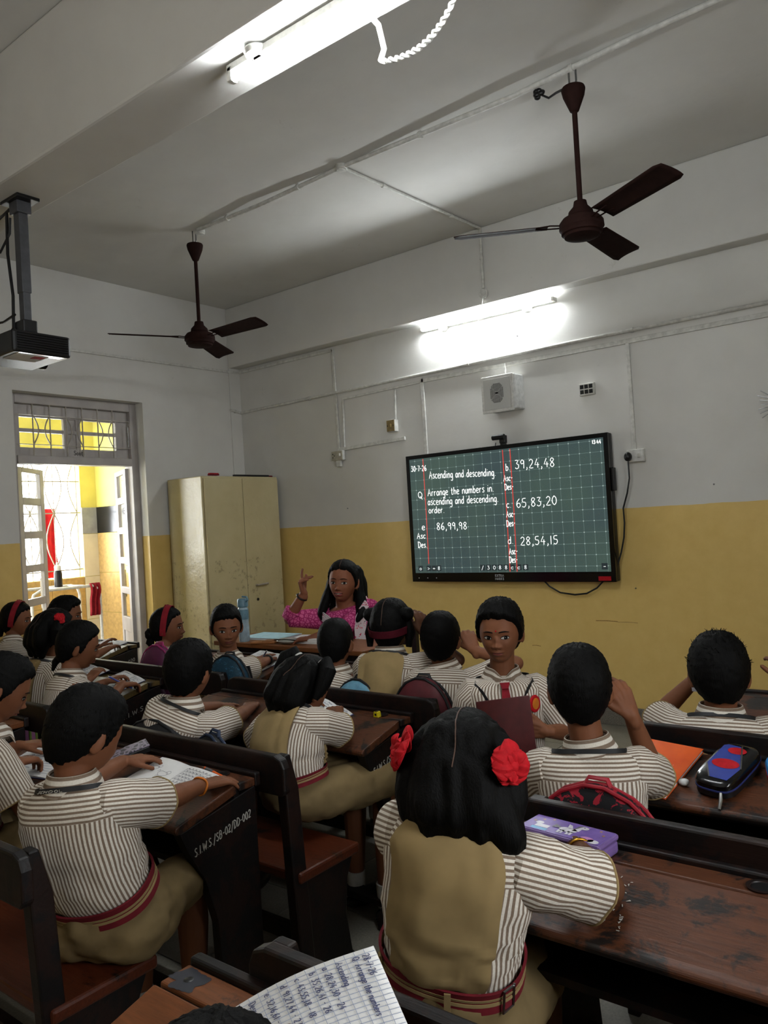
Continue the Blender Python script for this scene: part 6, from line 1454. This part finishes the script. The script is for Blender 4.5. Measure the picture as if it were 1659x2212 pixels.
# --- school bags
def bag(label, c, w, h, d, yaw, cols, group=None, tilt=0, pocket=True):
    Mx = Matrix.Translation(c) @ Matrix.Rotation(yaw, 4, 'Z') @ Matrix.Rotation(tilt, 4, 'X'); t = root('school_bag', label, 'bag', Matrix.Translation(c)); n = 40
    def hw(z): q = max(0, (z/h-.45)/.55); return w/2*(1-q**2.4*.999)**.5
    def ring(z, s=1, dd=1, oy=0, ww=1):
        a_, b_ = max(hw(z)*s*ww, .004), max(d/2*dd*(1-.30*(z/h)**2)*(1-max(0, z/h-.85)/.15*.75)*s, .004)
        return [(a_*np.sign(math.cos(a))*abs(math.cos(a))**.7, oy+b_*np.sign(math.sin(a))*abs(math.sin(a))**.7, z) for a in np.arange(n)*2*PI/n]
    zs = [0, .01, .05]+list(np.linspace(.1, .9, 9))+[.94, .97, .99, 1]; m = MB().rings([ring(z*h, .94 if z == 0 else 1) for z in zs]); V = np.array(m.v); V += (vnoise(V*16+c[0]*9)*.014)[:, None]*unit((1, 1, .5)); m.v = [tuple(p) for p in V]
    b = m.xf(Mx).build('bag_body', cols[0], t)
    for oy, s in ((-d*.16, 1.012), (d*.16, 1.012)):
        pts = [(sg*hw(z)*s, oy*(1-.3*(z/h)**2), z) for sg, zz in ((-1, np.linspace(.25*h, h*.995, 14)), (1, np.linspace(h*.995, .25*h, 14))) for z in zz]
        MB().tube([Mx @ Vector(p) for p in pts], .0055, 8).build('zip_piping', cols[1], b)
    if pocket:
        m = MB().rings([[(x*.86, y*.5-d*.36, z) for x, y, z in ring(zz*h/.72*.98, 1)] if False else [(x*.84, y*.55-d*.34, zz*h*.62) for x, y, _ in ring(min(zz*h, h), 1)] for zz in (0.02, .1, .3, .5, .7, .85, .95, .99)]); p = m.xf(Mx).build('front_pocket', cols[2], t)
        MB().tube([Mx @ Vector((-w*.36, -d*.60, h*.40)), Mx @ Vector((0, -d*.64, h*.5)), Mx @ Vector((w*.36, -d*.60, h*.40))], .004, 6).build('pocket_zip', cols[1], p)
    MB().tube([Mx @ Vector((-.035, d*.08, h*.98)), Mx @ Vector((-.024, d*.14, h+.010)), Mx @ Vector((.024, d*.14, h+.010)), Mx @ Vector((.035, d*.08, h*.98))], .007, 8, flat=.5).build('top_handle', cols[1], t)
    for s in (-1, 1): MB().ribbon([Mx @ Vector((s*w*.25, d*.42, h*.85)), Mx @ Vector((s*w*.28, d*.60, h*.6)), Mx @ Vector((s*w*.30, d*.58, h*.3)), Mx @ Vector((s*w*.34, d*.46, h*.05))], [np.array(Mx.to_3x3()) @ V3((0, 1, 0))], .04, .008).build('shoulder_strap', cols[1], t)
    return t
def printed(name, a, b, thr=.56, sc_=28):
    g = N(name); v = g.coord(); g.base(g.ramp(g.noise(v, sc_, 4, .7, 1), [(thr, S(a)), (thr+.02, S(b))])); g.rough(.7, .25); return g.m
blk = plain('black bag nylon', '101013', .65); dbl = plain('dark blue nylon', '15233a', .65)
Z0 = .432
bag('magenta school bag on the bench before the yellowed desk', (2.09, -2.60, Z0), .28, .455, .13, .1, (plain('plum nylon', '4a1236', .6), plain('magenta piping', '8a1e58', .5), plain('plum nylon', '3a0f2c', .6)))
bag('blue school bag with dotted print at the bench end behind the turning boy', (2.72, -2.63, Z0), .27, .44, .13, .15, (printed('teal dotted nylon', '12303f', '2b5a72', .60, 70), blk, dbl))
bag('maroon and black school bag behind the boy with his elbow out', (3.95, -2.665, Z0), .29, .425, .12, .05, (plain('maroon nylon', '4a0f18', .6), blk, plain('maroon nylon', '3c0c14', .6)))
bag('light blue and black school bag behind the girl with two buns', (3.61, -2.665, Z0), .27, .395, .12, .0, (plain('light blue nylon', '5f8fa6', .55), blk, dbl))
bag('black school bag on the bench behind the boy with his forearm on the desk', (3.33, -3.505, Z0), .40, .385, .12, .0, (blk, blk, dbl))
bag('second black school bag between that boy and the ponytail girl', (3.63, -3.49, Z0), .24, .36, .11, -.2, (blk, dbl, blk))
bag('black school bag printed with red shapes behind the boy touching his ear', (5.035, -3.475, Z0), .34, .405, .11, .0, (printed('black nylon with red print', '0e0d10', '8a1424', .54, 30), plain('red piping', '8a1322', .5), printed('black nylon with red print', '0e0d10', '8a1424', .53, 30)))
bag('pink and black school bag with green edging low at the left edge', (2.2, -3.47, Z0), .26, .36, .1, .1, (plain('pink nylon', '9a5f86', .6), plain('lime piping', '6f8a35', .5), blk))
